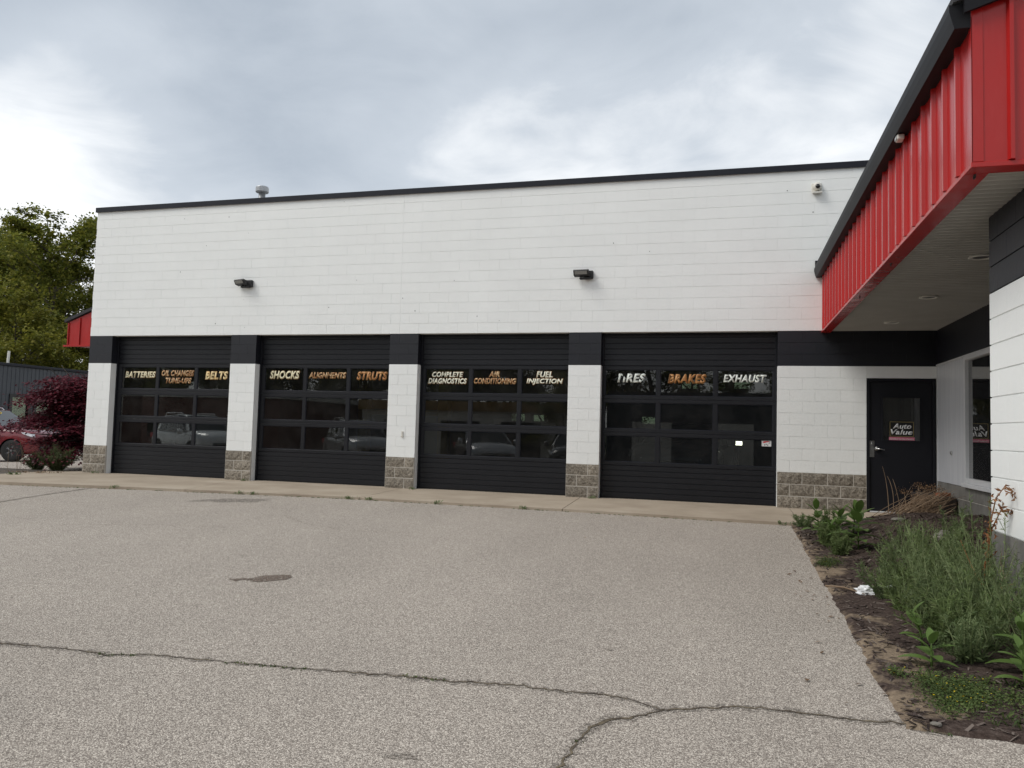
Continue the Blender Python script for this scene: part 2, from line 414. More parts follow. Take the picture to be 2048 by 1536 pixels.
letter_paint('enamel_edge', (0.42, 0.22, 0.075), (0.30, 0.14, 0.045), 0.5, 14)

# ---------------------------------------------------------------- mesh helpers
class MB:
    def __init__(s): s.v = []; s.f = []; s.m = []
    def add(s, vs_, fs, mi=0):
        o = len(s.v); s.v.extend([tuple(p) for p in vs_])
        for f in fs: s.f.append(tuple(i + o for i in f)); s.m.append(mi)
    def box(s, x0, x1, y0, y1, z0, z1, mi=0):
        s.add([(x0, y0, z0), (x1, y0, z0), (x1, y1, z0), (x0, y1, z0), (x0, y0, z1), (x1, y0, z1), (x1, y1, z1), (x0, y1, z1)],
              [(0, 3, 2, 1), (4, 5, 6, 7), (0, 1, 5, 4), (1, 2, 6, 5), (2, 3, 7, 6), (3, 0, 4, 7)], mi)
    def cbox(s, x0, x1, y0, y1, z0, z1, b=0.004, mi=0):
        # chamfered box
        X = (x0, x1); Y = (y0, y1); Z = (z0, z1); sg = (1, -1)
        vs_ = []; idx = {}
        for i in (0, 1):
            for j in (0, 1):
                for k in (0, 1):
                    bx, by, bz = b * sg[i], b * sg[j], b * sg[k]
                    for a, p in (('x', (X[i], Y[j] + by, Z[k] + bz)), ('y', (X[i] + bx, Y[j], Z[k] + bz)), ('z', (X[i] + bx, Y[j] + by, Z[k]))):
                        idx[(i, j, k, a)] = len(vs_); vs_.append(p)
        q = lambda *c: tuple(idx[x] for x in c)
        fs = []
        for i in (0, 1):
            f = q((i, 0, 0, 'x'), (i, 1, 0, 'x'), (i, 1, 1, 'x'), (i, 0, 1, 'x')); fs.append(f if i else f[::-1])
            f = q((0, i, 0, 'y'), (0, i, 1, 'y'), (1, i, 1, 'y'), (1, i, 0, 'y')); fs.append(f if i else f[::-1])
            f = q((0, 0, i, 'z'), (1, 0, i, 'z'), (1, 1, i, 'z'), (0, 1, i, 'z')); fs.append(f if i else f[::-1])
        for i in (0, 1):
            for j in (0, 1):
                fs.append(q((i, j, 0, 'x'), (i, j, 1, 'x'), (i, j, 1, 'y'), (i, j, 0, 'y')))
                fs.append(q((i, 0, j, 'x'), (i, 1, j, 'x'), (i, 1, j, 'z'), (i, 0, j, 'z')))
                fs.append(q((0, i, j, 'y'), (1, i, j, 'y'), (1, i, j, 'z'), (0, i, j, 'z')))
                for k in (0, 1): fs.append(q((i, j, k, 'x'), (i, j, k, 'y'), (i, j, k, 'z')))
        s.add(vs_, fs, mi)
    def prism(s, poly, axis, a0, a1, mi=0):
        # poly: 2D points; axis 'x' -> (y,z), 'y' -> (x,z), 'z' -> (x,y)
        def P(p, a): return {'x': (a, p[0], p[1]), 'y': (p[0], a, p[1]), 'z': (p[0], p[1], a)}[axis]
        n = len(poly)
        s.add([P(p, a0) for p in poly] + [P(p, a1) for p in poly],
              [tuple(range(n - 1, -1, -1)), tuple(range(n, 2 * n))] + [(i, (i + 1) % n, n + (i + 1) % n, n + i) for i in range(n)], mi)
    def tube(s, path, rad, n=6, mi=0, cap=True):
        path = [Vector(p) for p in path]
        if not hasattr(rad, '__len__'): rad = [rad] * len(path)
        vs_ = []; up = Vector((0.13, 0.31, 0.94))
        for i, p in enumerate(path):
            t = (path[min(i + 1, len(path) - 1)] - path[max(i - 1, 0)])
            if t.length < 1e-9: t = Vector((0, 0, 1))
            t.normalize()
            a = t.cross(up)
            if a.length < 1e-3: a = t.cross(Vector((1, 0, 0)))
            a.normalize(); b = t.cross(a)
            for k in range(n):
                th = 2 * math.pi * k / n
                vs_.append(p + (a * math.cos(th) + b * math.sin(th)) * rad[i])
        fs = []
        for i in range(len(path) - 1):
            for k in range(n):
                fs.append((i * n + k, i * n + (k + 1) % n, (i + 1) * n + (k + 1) % n, (i + 1) * n + k))
        if cap: fs += [tuple(range(n - 1, -1, -1)), tuple(range((len(path) - 1) * n, len(path) * n))]
        s.add(vs_, fs, mi)
    def lathe(s, prof, n=24, c=(0, 0, 0), axis='z', mi=0):
        vs_ = []
        for r, h in prof:
            for k in range(n):
                a = 2 * math.pi * k / n
                x, y = r * math.cos(a), r * math.sin(a)
                p = {'z': (x, y, h), 'y': (x, h, y), 'x': (h, x, y)}[axis]
                vs_.append((p[0] + c[0], p[1] + c[1], p[2] + c[2]))
        fs = []
        for i in range(len(prof) - 1):
            for k in range(n):
                fs.append((i * n + k, i * n + (k + 1) % n, (i + 1) * n + (k + 1) % n, (i + 1) * n + k))
        fs += [tuple(range(n)), tuple(range((len(prof) - 1) * n, len(prof) * n))]
        s.add(vs_, fs, mi)
    def mesh(s, name, mats, smooth=False):
        me = bpy.data.meshes.new(name)
        me.from_pydata(s.v, [], s.f)
        for m in (mats if isinstance(mats, (list, tuple)) else [mats]): me.materials.append(MAT[m] if isinstance(m, str) else m)
        me.polygons.foreach_set('material_index', s.m)
        if smooth: me.polygons.foreach_set('use_smooth', [True] * len(me.polygons))
        bm = bmesh.new(); bm.from_mesh(me); bmesh.ops.recalc_face_normals(bm, faces=bm.faces); bm.to_mesh(me); bm.free()
        me.update()
        return me
    def build(s, name, mats, parent=None, smooth=False, loc=None, rz=0):
        return ob(name, s.mesh(name, mats, smooth), parent, loc, rz)
def ob(name, data, parent=None, loc=None, rz=0):
    o = bpy.data.objects.new(name, data); COL.objects.link(o)
    if parent is not None: o.parent = parent
    if loc is not None: o.location = loc
    if rz: o.rotation_euler = (0, 0, rz)
    return o
def tag(o, label=None, cat=None, group=None, kind=None):
    for k, v in (('label', label), ('category', cat), ('group', group), ('kind', kind)):
        if v: o[k] = v
    return o
def thing(name, label, cat, loc=(0, 0, 0), group=None, rz=0):
    return tag(ob(name, None, None, loc, rz), label, cat, group)
def npmesh(name, V, F, mats, midx=None, smooth=False):
    # V (n,3); F (m,4) or (m,3) arrays
    me = bpy.data.meshes.new(name)
    V = np.asarray(V, np.float32); F = np.asarray(F, np.int32)
    k = F.shape[1]
    me.vertices.add(len(V)); me.vertices.foreach_set('co', V.ravel())
    me.loops.add(F.size); me.loops.foreach_set('vertex_index', F.ravel())
    me.polygons.add(len(F)); me.polygons.foreach_set('loop_start', np.arange(0, F.size, k, dtype=np.int32))
    for m in (mats if isinstance(mats, (list, tuple)) else [mats]): me.materials.append(MAT[m])
    if midx is not None: me.polygons.foreach_set('material_index', np.asarray(midx, np.int32))
    if smooth: me.polygons.foreach_set('use_smooth', np.ones(len(F), bool))
    me.update(calc_edges=True); me.validate()
    return me
def wall_cells(mb, u0, u1, z0, z1, holes, emit):
    us = sorted({u0, u1, *[h[0] for h in holes], *[h[1] for h in holes]}); zs = sorted({z0, z1, *[h[2] for h in holes], *[h[3] for h in holes]})
    us = [u for u in us if u0 <= u <= u1]; zs = [z for z in zs if z0 <= z <= z1]
    for a, b in zip(us, us[1:]):
        run = None
        for c_, d in zip(zs, zs[1:]):
            mu, mz = (a + b) / 2, (c_ + d) / 2
            if any(h[0] < mu < h[1] and h[2] < mz < h[3] for h in holes):
                if run: emit(a, b, run[0], run[1]); run = None
            else: run = (run[0], d) if run else (c_, d)
        if run: emit(a, b, run[0], run[1])

# ---------------------------------------------------------------- ground
def ground(x, y):
    z = -0.02 + 0.026 * min(0.0, y + 1.35) if y > -40 else -0.02 + 0.026 * (-38.65)
    if x < -15: z -= min(0.45, 0.033 * (-15 - x)) * max(0.0, min(1.0, (y + 6) / 6.0))
    return z
def smoothstep(a, b, x):
    t = max(0.0, min(1.0, (x - a) / (b - a))); return t * t * (3 - 2 * t)

mb = MB(); g_n = 48; ring = [0.0, 30, 60, 110, 220, 500, 1200]
vv = [(-10, 0, -0.75)]
ff = []
for ri, rr in enumerate(ring[1:]):
    for k in range(g_n):
        a = 2 * math.pi * k / g_n
        x, y = -10 + rr * math.cos(a), rr * math.sin(a)
        vv.append((x, y, min(-0.75, ground(x, y) - 0.25) if rr < 200 else -1.3))
for k in range(g_n): ff.append((0, 1 + k, 1 + (k + 1) % g_n))
for ri in range(len(ring) - 2):
    for k in range(g_n):
        a = 1 + ri * g_n; b = 1 + (ri + 1) * g_n
        ff.append((a + k, b + k, b + (k + 1) % g_n, a + (k + 1) % g_n))
mb.add(vv, ff)
tag(mb.build('ground', 'terrain_grass'), kind='structure')

# asphalt lot: one sheet following the fall of the lot
xs_ = [-75, -60, -50, -42, -36, -30, -26, -22, -18, -15, -12, -9, -6, -3, 0, 3, 8, 15, 25, 40]
ys_ = [-70, -55, -40, -30, -24, -20, -16, -13, -10, -7, -4, -2, -0.5, 1, 3, 6, 10, 16, 24, 34]
mb = MB()
mb.add([(x, y, ground(x, y)) for y in ys_ for x in xs_], [])
nx = len(xs_)
for j in range(len(ys_) - 1):
    for i in range(nx - 1):
        cxm, cym = (xs_[i] + xs_[i + 1]) / 2, (ys_[j] + ys_[j + 1]) / 2
        if cxm > -15 and cym > -0.5: continue      # under the building
        mb.f.append((j * nx + i, j * nx + i + 1, (j + 1) * nx + i + 1, (j + 1) * nx + i)); mb.m.append(0)
lot = tag(mb.build('asphalt_lot', 'asphalt', smooth=True), kind='structure')

def strip(path, widths, name, mat, parent, lift=0.004):
    V = []; F = []
    for i, p in enumerate(path):
        a = Vector(path[max(0, i - 1)]); b = Vector(path[min(len(path) - 1, i + 1)])
        t = (b - a).normalized(); n_ = Vector((-t.y, t.x))
        for s_ in (-1, 1):
            q = Vector(p) + n_ * widths[i] * 0.5 * s_
            V.append((q.x, q.y, ground(q.x, q.y) + lift))
    for i in range(len(path) - 1): F.append((2 * i, 2 * i + 1, 2 * i + 3, 2 * i + 2))
    m_ = MB(); m_.add(V, F)
    return m_.build(name, mat, parent)
def rough_path(pts, step, amp, seed):
    rnd = random.Random(seed); out = []
    for a, b in zip(pts, pts[1:]):
        a = Vector(a); b = Vector(b); n_ = max(1, int((b - a).length / step))
        t = (b - a).normalized(); pr = Vector((-t.y, t.x))
        for i in range(n_): out.append(tuple(a.lerp(b, i / n_) + pr * rnd.gauss(0, amp)))
    out.append(tuple(pts[-1])); return out
CR_A = [(-16, -10.5), (-12, -10.35), (-9, -10.2), (-6.6, -10.15), (-5.296, -10.164), (-4.825, -10.12), (-4.505, -10.134), (-4.257, -10.037), (-3.902, -10.026), (-3.505, -9.995), (-3.253, -9.965), (-2.942, -9.932), (-2.488, -9.884), (-2.275, -9.88), (-1.983, -9.823), (-1.701, -9.834), (-1.454, -9.806), (-1.284, -9.849), (-1.118, -9.926)]
CR_B = [(-1.118, -9.926), (-0.942, -9.838), (-0.763, -9.763), (-0.559, -9.73), (-0.312, -9.74), (-0.096, -9.736), (0.082, -9.723), (0.25, -9.80)]
CR_C = [(-1.118, -9.926), (-1.236, -10.043), (-1.374, -10.157), (-1.469, -10.273), (-1.49, -10.491), (-1.518, -10.746), (-1.56, -11.2), (-1.5, -11.9), (-1.62, -12.8)]
CR_D = [(-11.35, -5.6), (-11.513, -4.761), (-11.741, -3.637), (-11.887, -2.41)]
rw = random.Random(3)
crack_paths = []
for k, (pts, w0) in enumerate(((CR_A, 0.020), (CR_B, 0.026), (CR_C, 0.024), (CR_D, 0.03))):
    p = rough_path(pts, 0.03, 0.008, 10 + k); crack_paths.append(p)
    ww = [w0 * (0.45 + 1.1 * abs(noise.noise(Vector((q[0] * 3, q[1] * 3, k))))) * rw.uniform(0.6, 1.4) + 0.004 for q in p]
    strip(p, [w_ * rw.uniform(2.0, 4.5) for w_ in ww], 'crack_fringe', 'asphalt_faint', lot, 0.0025)
    strip(p, [w_ * 0.62 for w_ in ww], 'crack', 'crack_dirt', lot)
# faint hairline cracks and stains
for k, (pts, w0) in enumerate((([(-8.9, -6.2), (-7.8, -5.7), (-6.9, -5.6)], 0.010), ([(-6.9, -4.3), (-6.2, -4.9), (-5.5, -5.2), (-4.6, -5.1)], 0.009), ([(-9.6, -4.6), (-8.4, -3.9), (-7.6, -3.3)], 0.012))):
    p = rough_path(pts, 0.06, 0.02, 40 + k)
    strip(p, [w0 * rw.uniform(0.4, 1.3) for _ in p], 'hairline_crack', 'asphalt_stain', lot)
def blob(cx_, cy_, rx, ry, rot, seed, name, mat, lift=0.0035, amp=0.25):
    rnd = random.Random(seed); V = [(cx_, cy_, ground(cx_, cy_) + lift)]; n_ = 40
    for k in range(n_):
        a = 2 * math.pi * k / n_
        s_ = 1 + amp * noise.noise(Vector((math.cos(a) * 2, math.sin(a) * 2, seed * 3.7))) * 1.6 + rnd.uniform(-0.05, 0.05)
        x, y = rx * s_ * math.cos(a), ry * s_ * math.sin(a)
        x, y = cx_ + x * math.cos(rot) - y * math.sin(rot), cy_ + x * math.sin(rot) + y * math.cos(rot)
        V.append((x, y, ground(x, y) + lift))
    m_ = MB(); m_.add(V, [(0, 1 + k, 1 + (k + 1) % n_) for k in range(n_)])
    return m_.build(name, mat, lot)
blob(-4.78, -7.92, 0.20, 0.135, 0.9, 1, 'oil_stain', 'asphalt_stain', amp=0.12)
blob(-4.955, -8.02, 0.055, 0.05, 0.4, 2, 'oil_stain', 'asphalt_stain', amp=0.4)
blob(-5.03, -8.075, 0.045, 0.055, 1.2, 3, 'oil_stain', 'asphalt_stain', amp=0.5)
blob(-8.55, -3.15, 0.55, 0.22, 0.5, 4, 'oil_stain', 'asphalt_faint', amp=0.5)
blob(-2.22, -10.86, 0.07, 0.04, 0.2, 6, 'oil_stain', 'asphalt_faint', amp=0.5)
blob(-6.9, -9.1, 0.10, 0.07, 0.1, 8, 'oil_stain', 'asphalt_faint', amp=0.5)

# concrete apron, five cast slabs with open joints
def front_y(x):
    px = [(-24, -3.4), (-13.5, -2.85), (-10.74, -2.47), (-6.98, -2.15), (-3.1, -2.22), (0.05, -2.38), (3, -2.4)]
    for (a, ya), (b, yb) in zip(px, px[1:]):
        if a <= x <= b: return ya + (yb - ya) * (x - a) / (b - a)
    return -2.4
apron = tag(ob('concrete_apron', None), kind='structure')
jx = [(-24.0, -24.0), (-17.6, -17.6), (-14.2, -14.2), (-10.75, -10.05), (-6.98, -6.80), (-3.44, -3.29), (0.2, 0.2), (2.49, 2.49)]
for (a0, a1), (b0, b1) in zip(jx, jx[1:]):
    mb = MB(); g_ = 0.006
    nseg = 6; top = []; bot = []
    back = 0.30 if b0 > -14.3 else -0.75
    for i in range(nseg + 1):
        t = i / nseg
        xb = a0 + g_ + (b0 - a0 - 2 * g_) * t; xf = a1 + g_ + (b1 - a1 - 2 * g_) * t
        yf = front_y(xf) + 0.02 * noise.noise(Vector((xf * 2, 0, 0)))
        zo = -min(0.12, 0.02 * max(0, -15 - xb))
        top.append(((xb, back, zo), (xf, yf, zo - 0.004)))
    V = []
    for (p, q) in top: V += [p, q]
    n0 = len(V)
    V += [(p[0], p[1], p[2] - 0.16) for p in V[:n0]]
    F = []
    for i in range(nseg):
        a = 2 * i
        F += [(a, a + 1, a + 3, a + 2), (a + 1, n0 + a + 1, n0 + a + 3, a + 3), (a, a + 2, n0 + a + 2, n0 + a)]
    F += [(0, n0, n0 + 1, 1), (n0 - 2, n0 - 1, 2 * n0 - 1, 2 * n0 - 2)]
    mb.add(V, F)
    mb.build('slab', 'concrete', apron)
mb = MB(); mb.box(-24, 2.48, -2.0, 0.2, -0.2, -0.012)
mb.build('joint_filler', 'joint_dirt', apron)

# ---------------------------------------------------------------- garage building
C = 0.2032
D = [3.0613, 3.0478, 3.0220, 3.0899]; PW = 0.6096; REV = 0.19
opens = []          # (x0, x1) of the four door openings, far to near
x = 0.0
for d in reversed(D):
    opens.append((x - d, x)); x = x - d - PW
opens.reverse()
XL = opens[0][0] - PW                       # far left corner of the front wall
XR = 6.0; ZT = 5.875; DEPTH = 13.0
EX0, EX1, EZ = 1.4224, 2.475, 2.235
garage = thing('garage_building', 'long white block garage with black band and four black overhead doors', 'building')
holes = [(a, b, 0.0, 15 * C) for a, b in opens] + [(EX0, EX1, 0.0, EZ)]
mb = MB()
hb = [(a - 0.005, b + 0.005, z0 - 1, z1 + 0.005) for a, b, z0, z1 in holes]
wall_cells(mb, XL + 0.005, XR, -0.15, ZT, [(a, b, -0.15, d) for a, b, c_, d in hb], lambda a, b, c_, d: [mb.box(a, b, 0.005, REV, max(c_, q0), min(d, q1), q2) for q0, q1, q2 in ((-1, 12 * C, 0), (12 * C, 15 * C, 1), (15 * C, 9, 0)) if min(d, q1) > max(c_, q0)])
mb.build('wall', ['white_paint', 'black_paint'], garage)
mb = MB()
mb.box(XL + 0.005, XL + 0.2, REV, DEPTH, -0.6, ZT, 0); mb.box(XR - 0.2, XR, REV, DEPTH, -0.15, ZT, 0)
bw = [(-3.70, -3.24, 1.53, 1.77), (-2.36, -1.83, 2.76, 2.99), (-0.63, -0.11, 2.78, 3.01), (-1.50, -0.94, 2.77, 3.0), (-8.37, -7.86, 1.53, 1.77), (-7.56, -7.04, 1.53, 1.75), (-2.49, -1.74, 1.36, 1.60)]
wall_cells(mb, XL + 0.2, XR - 0.2, -0.6, ZT, bw, lambda a, b, c_, d: mb.box(a, b, DEPTH - 0.2, DEPTH, c_, d, 0))
mb.build('wall', 'interior_wall', garage)
for a, b, c_, d in bw:
    mb = MB(); mb.box(a, b, DEPTH - 0.1, DEPTH - 0.094, c_, d); mb.build('back_pane', 'back_glass', garage)
mb = MB(); mb.box(XL + 0.2, XR - 0.2, REV + 0.02, DEPTH - 0.2, -0.3, 0.0); mb.build('floor', 'interior_floor', garage)
mb = MB(); mb.box(XL + 0.02, XR, 0.02, DEPTH, ZT - 0.35, ZT - 0.1); mb.build('roof', 'roof_membrane', garage)
# painted pier sides below the block courses
for a, b in opens:
    for xa, xb in ((a - 0.02, a), (b, b + 0.02)):
        mb = MB()
        for k in range(3): mb.cbox(xa, xb, 0.032, REV - 0.001, k * C + (0 if k else -0.1), (k + 1) * C - 0.002, 0.002)
        mb.build('pier_side', 'white_paint', garage)

blocks = []      # x0,x1,z0,z1,material
def course(k): return k * C
def fill_course(u0, u1, k, offset, zmax=None, mat='white_paint'):
    xx = offset
    while xx > u0: xx -= 2 * C
    while xx < u1 - 1e-4:
        a, b = max(xx, u0), min(xx + 2 * C, u1)
        if b - a > 0.03: blocks.append((a, b, k * C, min((k + 1) * C, zmax or 99), mat))
        xx += 2 * C
CJ = -7.13
for k in range(15, 29):
    o = 0 if k % 2 else C
    for a, b in ((XL, CJ - 0.0012), (CJ + 0.0012, XR)):
        xx = CJ - o
        fill_course(a, b, k, xx, ZT)
piers = [(XL, opens[0][0])] + [(opens[i][1], opens[i + 1][0]) for i in range(3)]
for k in range(3, 15):
    m_ = 'white_paint' if k < 12 else 'black_paint'
    for a, b in piers:
        s_ = a + 2 * C if k % 2 else a + C
        blocks += [(a, s_, k * C, (k + 1) * C, m_), (s_, b, k * C, (k + 1) * C, m_)]
    if k < 11: fill_course(0, EX0, k, (0 if k % 2 == 0 else C), None, m_)
    else: fill_course(0, XR, k, (0 if k % 2 == 0 else C), None, m_)
# course 11: the door head cuts the block above the entry door
CAMP = Vector((-0.81, -14.17, 1.21))
def block_visible(b):
    cx_ = (b[0] + b[1]) / 2; cz = (b[2] + b[3]) / 2
    if cx_ > 2.6: return False
    if cx_ > 1.7 and cz > 3.1: return False
    if cx_ > 0.75 and 3.1 < cz < 4.3: return False
    return True
def bsize(b): return (b[1] - b[0]) * (b[3] - b[2]) / (Vector(((b[0] + b[1]) / 2, 0, (b[2] + b[3]) / 2)) - CAMP).length ** 2
vis = sorted([b for b in blocks if block_visible(b)], key=bsize, reverse=True)
single = set(vis[:298])
cache = {}
rb = random.Random(5)
rest = MB()
for b in blocks:
    w = round(b[1] - b[0], 4); h = round(b[3] - b[2], 4)
    jit = rb.uniform(-0.0005, 0.0005)
    gx, gz = (0.0003 if rb.random() < 0.80 else 0.0010, 0.0030) if b[2] > 12 * C - 0.01 else (0.0016, 0.0030)
    if b in single:
        key = (w, h, b[4], gx)
        if key not in cache:
            m_ = MB(); m_.cbox(gx, w - gx, 0, REV - 0.002, gz, h - gz, 0.0011); cache[key] = m_.mesh('block', b[4])
        o = ob('block', cache[key], garage, (b[0], jit, b[2]))
        o.rotation_euler = (rb.uniform(-0.006, 0.006), 0, rb.uniform(-0.0007, 0.0007))
    elif b[0] < 2.6:
        o0 = len(rest.v)
        rest.cbox(b[0] + gx, b[1] - gx, jit, REV - 0.002, b[2] + gz, b[3] - gz, 0.0011, 0 if b[4] == 'white_paint' else 1)
        s1, s2 = rb.uniform(-0.006, 0.006), rb.uniform(-0.0007, 0.0007)
        for i in range(o0, len(rest.v)):
            p = rest.v[i]; rest.v[i] = (p[0], p[1] - (p[2] - b[2]) * s1 + (p[0] - b[0]) * s2, p[2])
tag(rest.build('block_courses', ['white_paint', 'black_paint'], garage), kind='stuff')

# split-face base blocks
def split_mesh(w, h, seed):
    rnd = random.Random(seed); m_ = MB(); nu, nz = (8, 5) if w > 0.3 else (5, 5); g_ = 0.0055
    V = []; F = []
    for j in range(nz):
        for i in range(nu):
            u, v_ = i / (nu - 1), j / (nz - 1)
            edge = min(u, 1 - u) * w < 0.001 or min(v_, 1 - v_) * h < 0.001
            dy = -0.011 if edge else -rnd.uniform(0.012, 0.027)
            V.append((g_ + u * (w - 2 * g_) + (0 if edge else rnd.uniform(-.008, .008)), dy, g_ + v_ * (h - 2 * g_) + (0 if edge else rnd.uniform(-.007, .007))))
    for j in range(nz - 1):
        for i in range(nu - 1):
            a = j * nu + i
            F += [(a, a + 1, a + nu), (a + 1, a + nu + 1, a + nu)] if rnd.random() < .5 else [(a, a + 1, a + nu + 1), (a, a + nu + 1, a + nu)]
    m_.add(V, F)
    m_.box(g_, w - g_, -0.0108, 0.03, g_, h - g_)
    return m_.mesh('split_face_block', 'split_stone')
sfc = {}
rs = random.Random(11)
def split_block(x0, x1, k):
    w = round(x1 - x0, 3); v_ = rs.randrange(4)
    key = (w, v_)
    if key not in sfc: sfc[key] = split_mesh(w, C, hash(key) % 9999)
    ob('split_face_block', sfc[key], garage, (x0, 0.0, k * C - (0.004 if k == 0 else 0)))
for k in range(3):
    for a, b in piers:
        s_ = a + (2 * C if k % 2 == 0 else C); split_block(a, s_, k); split_block(s_, b, k)
    xs2 = [0, 2 * C, 4 * C, 6 * C, 7 * C] if k % 2 == 0 else [0, C, 3 * C, 5 * C, 7 * C]
    for a, b in zip(xs2, xs2[1:]): split_block(a, b, k)
for a, b in piers + [(0, EX0)]:
    mb = MB(); mb.box(a + 0.002, b - 0.002, -0.0105, 0.031, -0.1, 3 * C - 0.002); mb.build('mortar_bed', 'mortar', garage)
# mortar-white ledge above base and parapet cap
mb = MB(); mb.prism([(-0.028, 5.868), (-0.030, 5.972), (0.30, 5.985), (0.30, 5.868)], 'x', XL - 0.03, XR)
mb.prism([(-0.036, 5.862), (-0.036, 5.868), (0.0, 5.878), (0.0, 5.87)], 'x', XL - 0.03, XR)
mb.build('parapet_cap', 'cap_black', garage)
mb = MB(); mb.box(XL - 0.03, XL + 0.3, 0.30, DEPTH, 5.868, 5.98); mb.build('parapet_cap', 'cap_black', garage)
# small nail holes and chips in the paint
mb = MB(); rh = random.Random(21)
for _ in range(20):
    hx, hz = rh.uniform(XL + 0.5, 0.6), rh.uniform(3.2, 5.8)
    s_ = rh.uniform(0.004, 0.011)
    mb.lathe([(s_, -0.0035), (s_ * 0.6, -0.0045)], 6, (hx, 0, hz), 'y')
tag(mb.build('nail_holes', 'plastic_black', garage), kind='stuff')
# roof vent
mb = MB(); mb.lathe([(0.085, 5.6), (0.085, 7.12)], 20, (-12.44, 3.0, 0)); v_ = mb.build('vent_pipe', 'galvanised', garage, True)
mb = MB(); mb.lathe([(0.09, 7.105), (0.155, 7.12), (0.165, 7.135), (0.165, 7.24), (0.15, 7.265), (0.03, 7.27)], 24, (-12.44, 3.0, 0)); mb.build('vent_cap', 'galvanised', v_, False)

# ---- overhead doors
def ribbed(x0, x1, z0, z1, n, yf):
    m_ = MB(); prof = [(yf + 0.04, z0)]
    st = (z1 - z0) / n
    for i in range(n):
        a = z0 + i * st
        prof += [(yf + 0.004, a + 0.002), (yf + 0.004, a + 0.008), (yf - 0.004, a + 0.014), (yf - 0.004, a + st - 0.004)]
    prof += [(yf + 0.003, z1 - 0.001), (yf + 0.04, z1 - 0.001)]
    m_.prism(prof, 'x', x0, x1)
    return m_
def text_mesh(s_, mats, x0, x1, z0, z1, y, shear=0.22, weight=0.012, grow=0.0, thick=0.0008, cut=None, name='lettering'):
    cu = bpy.data.curves.new('t', 'FONT'); cu.body = s_; cu.shear = shear; cu.offset = weight + grow; cu.extrude = 0.0
    cu.resolution_u = 3; cu.space_character = 1.0 + 1.4 * weight
    o = bpy.data.objects.new('t', cu); COL.objects.link(o)
    dg = bpy.context.evaluated_depsgraph_get()
    me = bpy.data.meshes.new_from_object(o.evaluated_get(dg))
    bpy.data.objects.remove(o); bpy.data.curves.remove(cu)
    n_ = len(me.vertices); co = np.empty(n_ * 3, np.float32); me.vertices.foreach_get('co', co); co = co.reshape(-1, 3)
    lo, hi = co.min(0), co.max(0)
    out = np.empty_like(co)
    fx = (x1 - x0) / (hi[0] - lo[0]); fz = (z1 - z0) / (hi[1] - lo[1])
    out[:, 0] = x0 + (co[:, 0] - lo[0]) * fx
    out[:, 2] = z0 + (co[:, 1] - lo[1]) * fz
    out[:, 1] = y
    me.vertices.foreach_set('co', out.ravel())
    bm = bmesh.new(); bm.from_mesh(me)
    if cut:
        for p, nrm, xa, xb in cut:
            geom = [f for f in bm.faces if xa <= f.calc_center_median().x <= xb]
            gs = set(geom); 
            for f in geom: gs.update(f.verts); gs.update(f.edges)
            bmesh.ops.bisect_plane(bm, geom=list(gs), plane_co=p, plane_no=nrm, clear_outer=True)
    r_ = bmesh.ops.extrude_face_region(bm, geom=list(bm.faces))
    for v in r_['geom']:
        if isinstance(v, bmesh.types.BMVert): v.co.y -= thick
    bmesh.ops.recalc_face_normals(bm, faces=bm.faces)
    bm.to_mesh(me); bm.free(); me.materials.clear(); me.materials.append(MAT[mats]); me.update(); me.name = name
    return me
SIGNS = [('BATTERIES',-13.84,-13.03,2.137,2.274,'enamel_cream'),('OIL CHANGES',-12.87,-12.04,2.180,2.304,'enamel_half'),('TUNE-UPS',-12.76,-12.10,2.023,2.138,'enamel_half'),('BELTS',-11.75,-11.18,2.113,2.287,'enamel_gold'),
 ('SHOCKS',-10.15,-9.45,2.139,2.309,'enamel_cream'),('ALIGNMENTS',-9.23,-8.38,2.164,2.282,'enamel_half'),('STRUTS',-8.13,-7.46,2.139,2.302,'enamel_orange'),
 ('COMPLETE',-6.49,-5.84,2.206,2.311,'enamel_white'),('DIAGNOSTICS',-6.57,-5.76,2.075,2.184,'enamel_white'),('AIR',-5.31,-5.09,2.220,2.325,'enamel_half'),('CONDITIONING',-5.61,-4.76,2.085,2.192,'enamel_half'),('FUEL',-4.36,-4.04,2.215,2.331,'enamel_white'),('INJECTION',-4.55,-3.84,2.075,2.194,'enamel_white'),
 ('TIRES',-2.83,-2.29,2.136,2.303,'enamel_plain'),('BRAKES',-1.88,-1.21,2.135,2.295,'enamel_orange'),('EXHAUST',-0.91,-0.17,2.157,2.297,'enamel_plain')]
SEC = 3.048 / 5
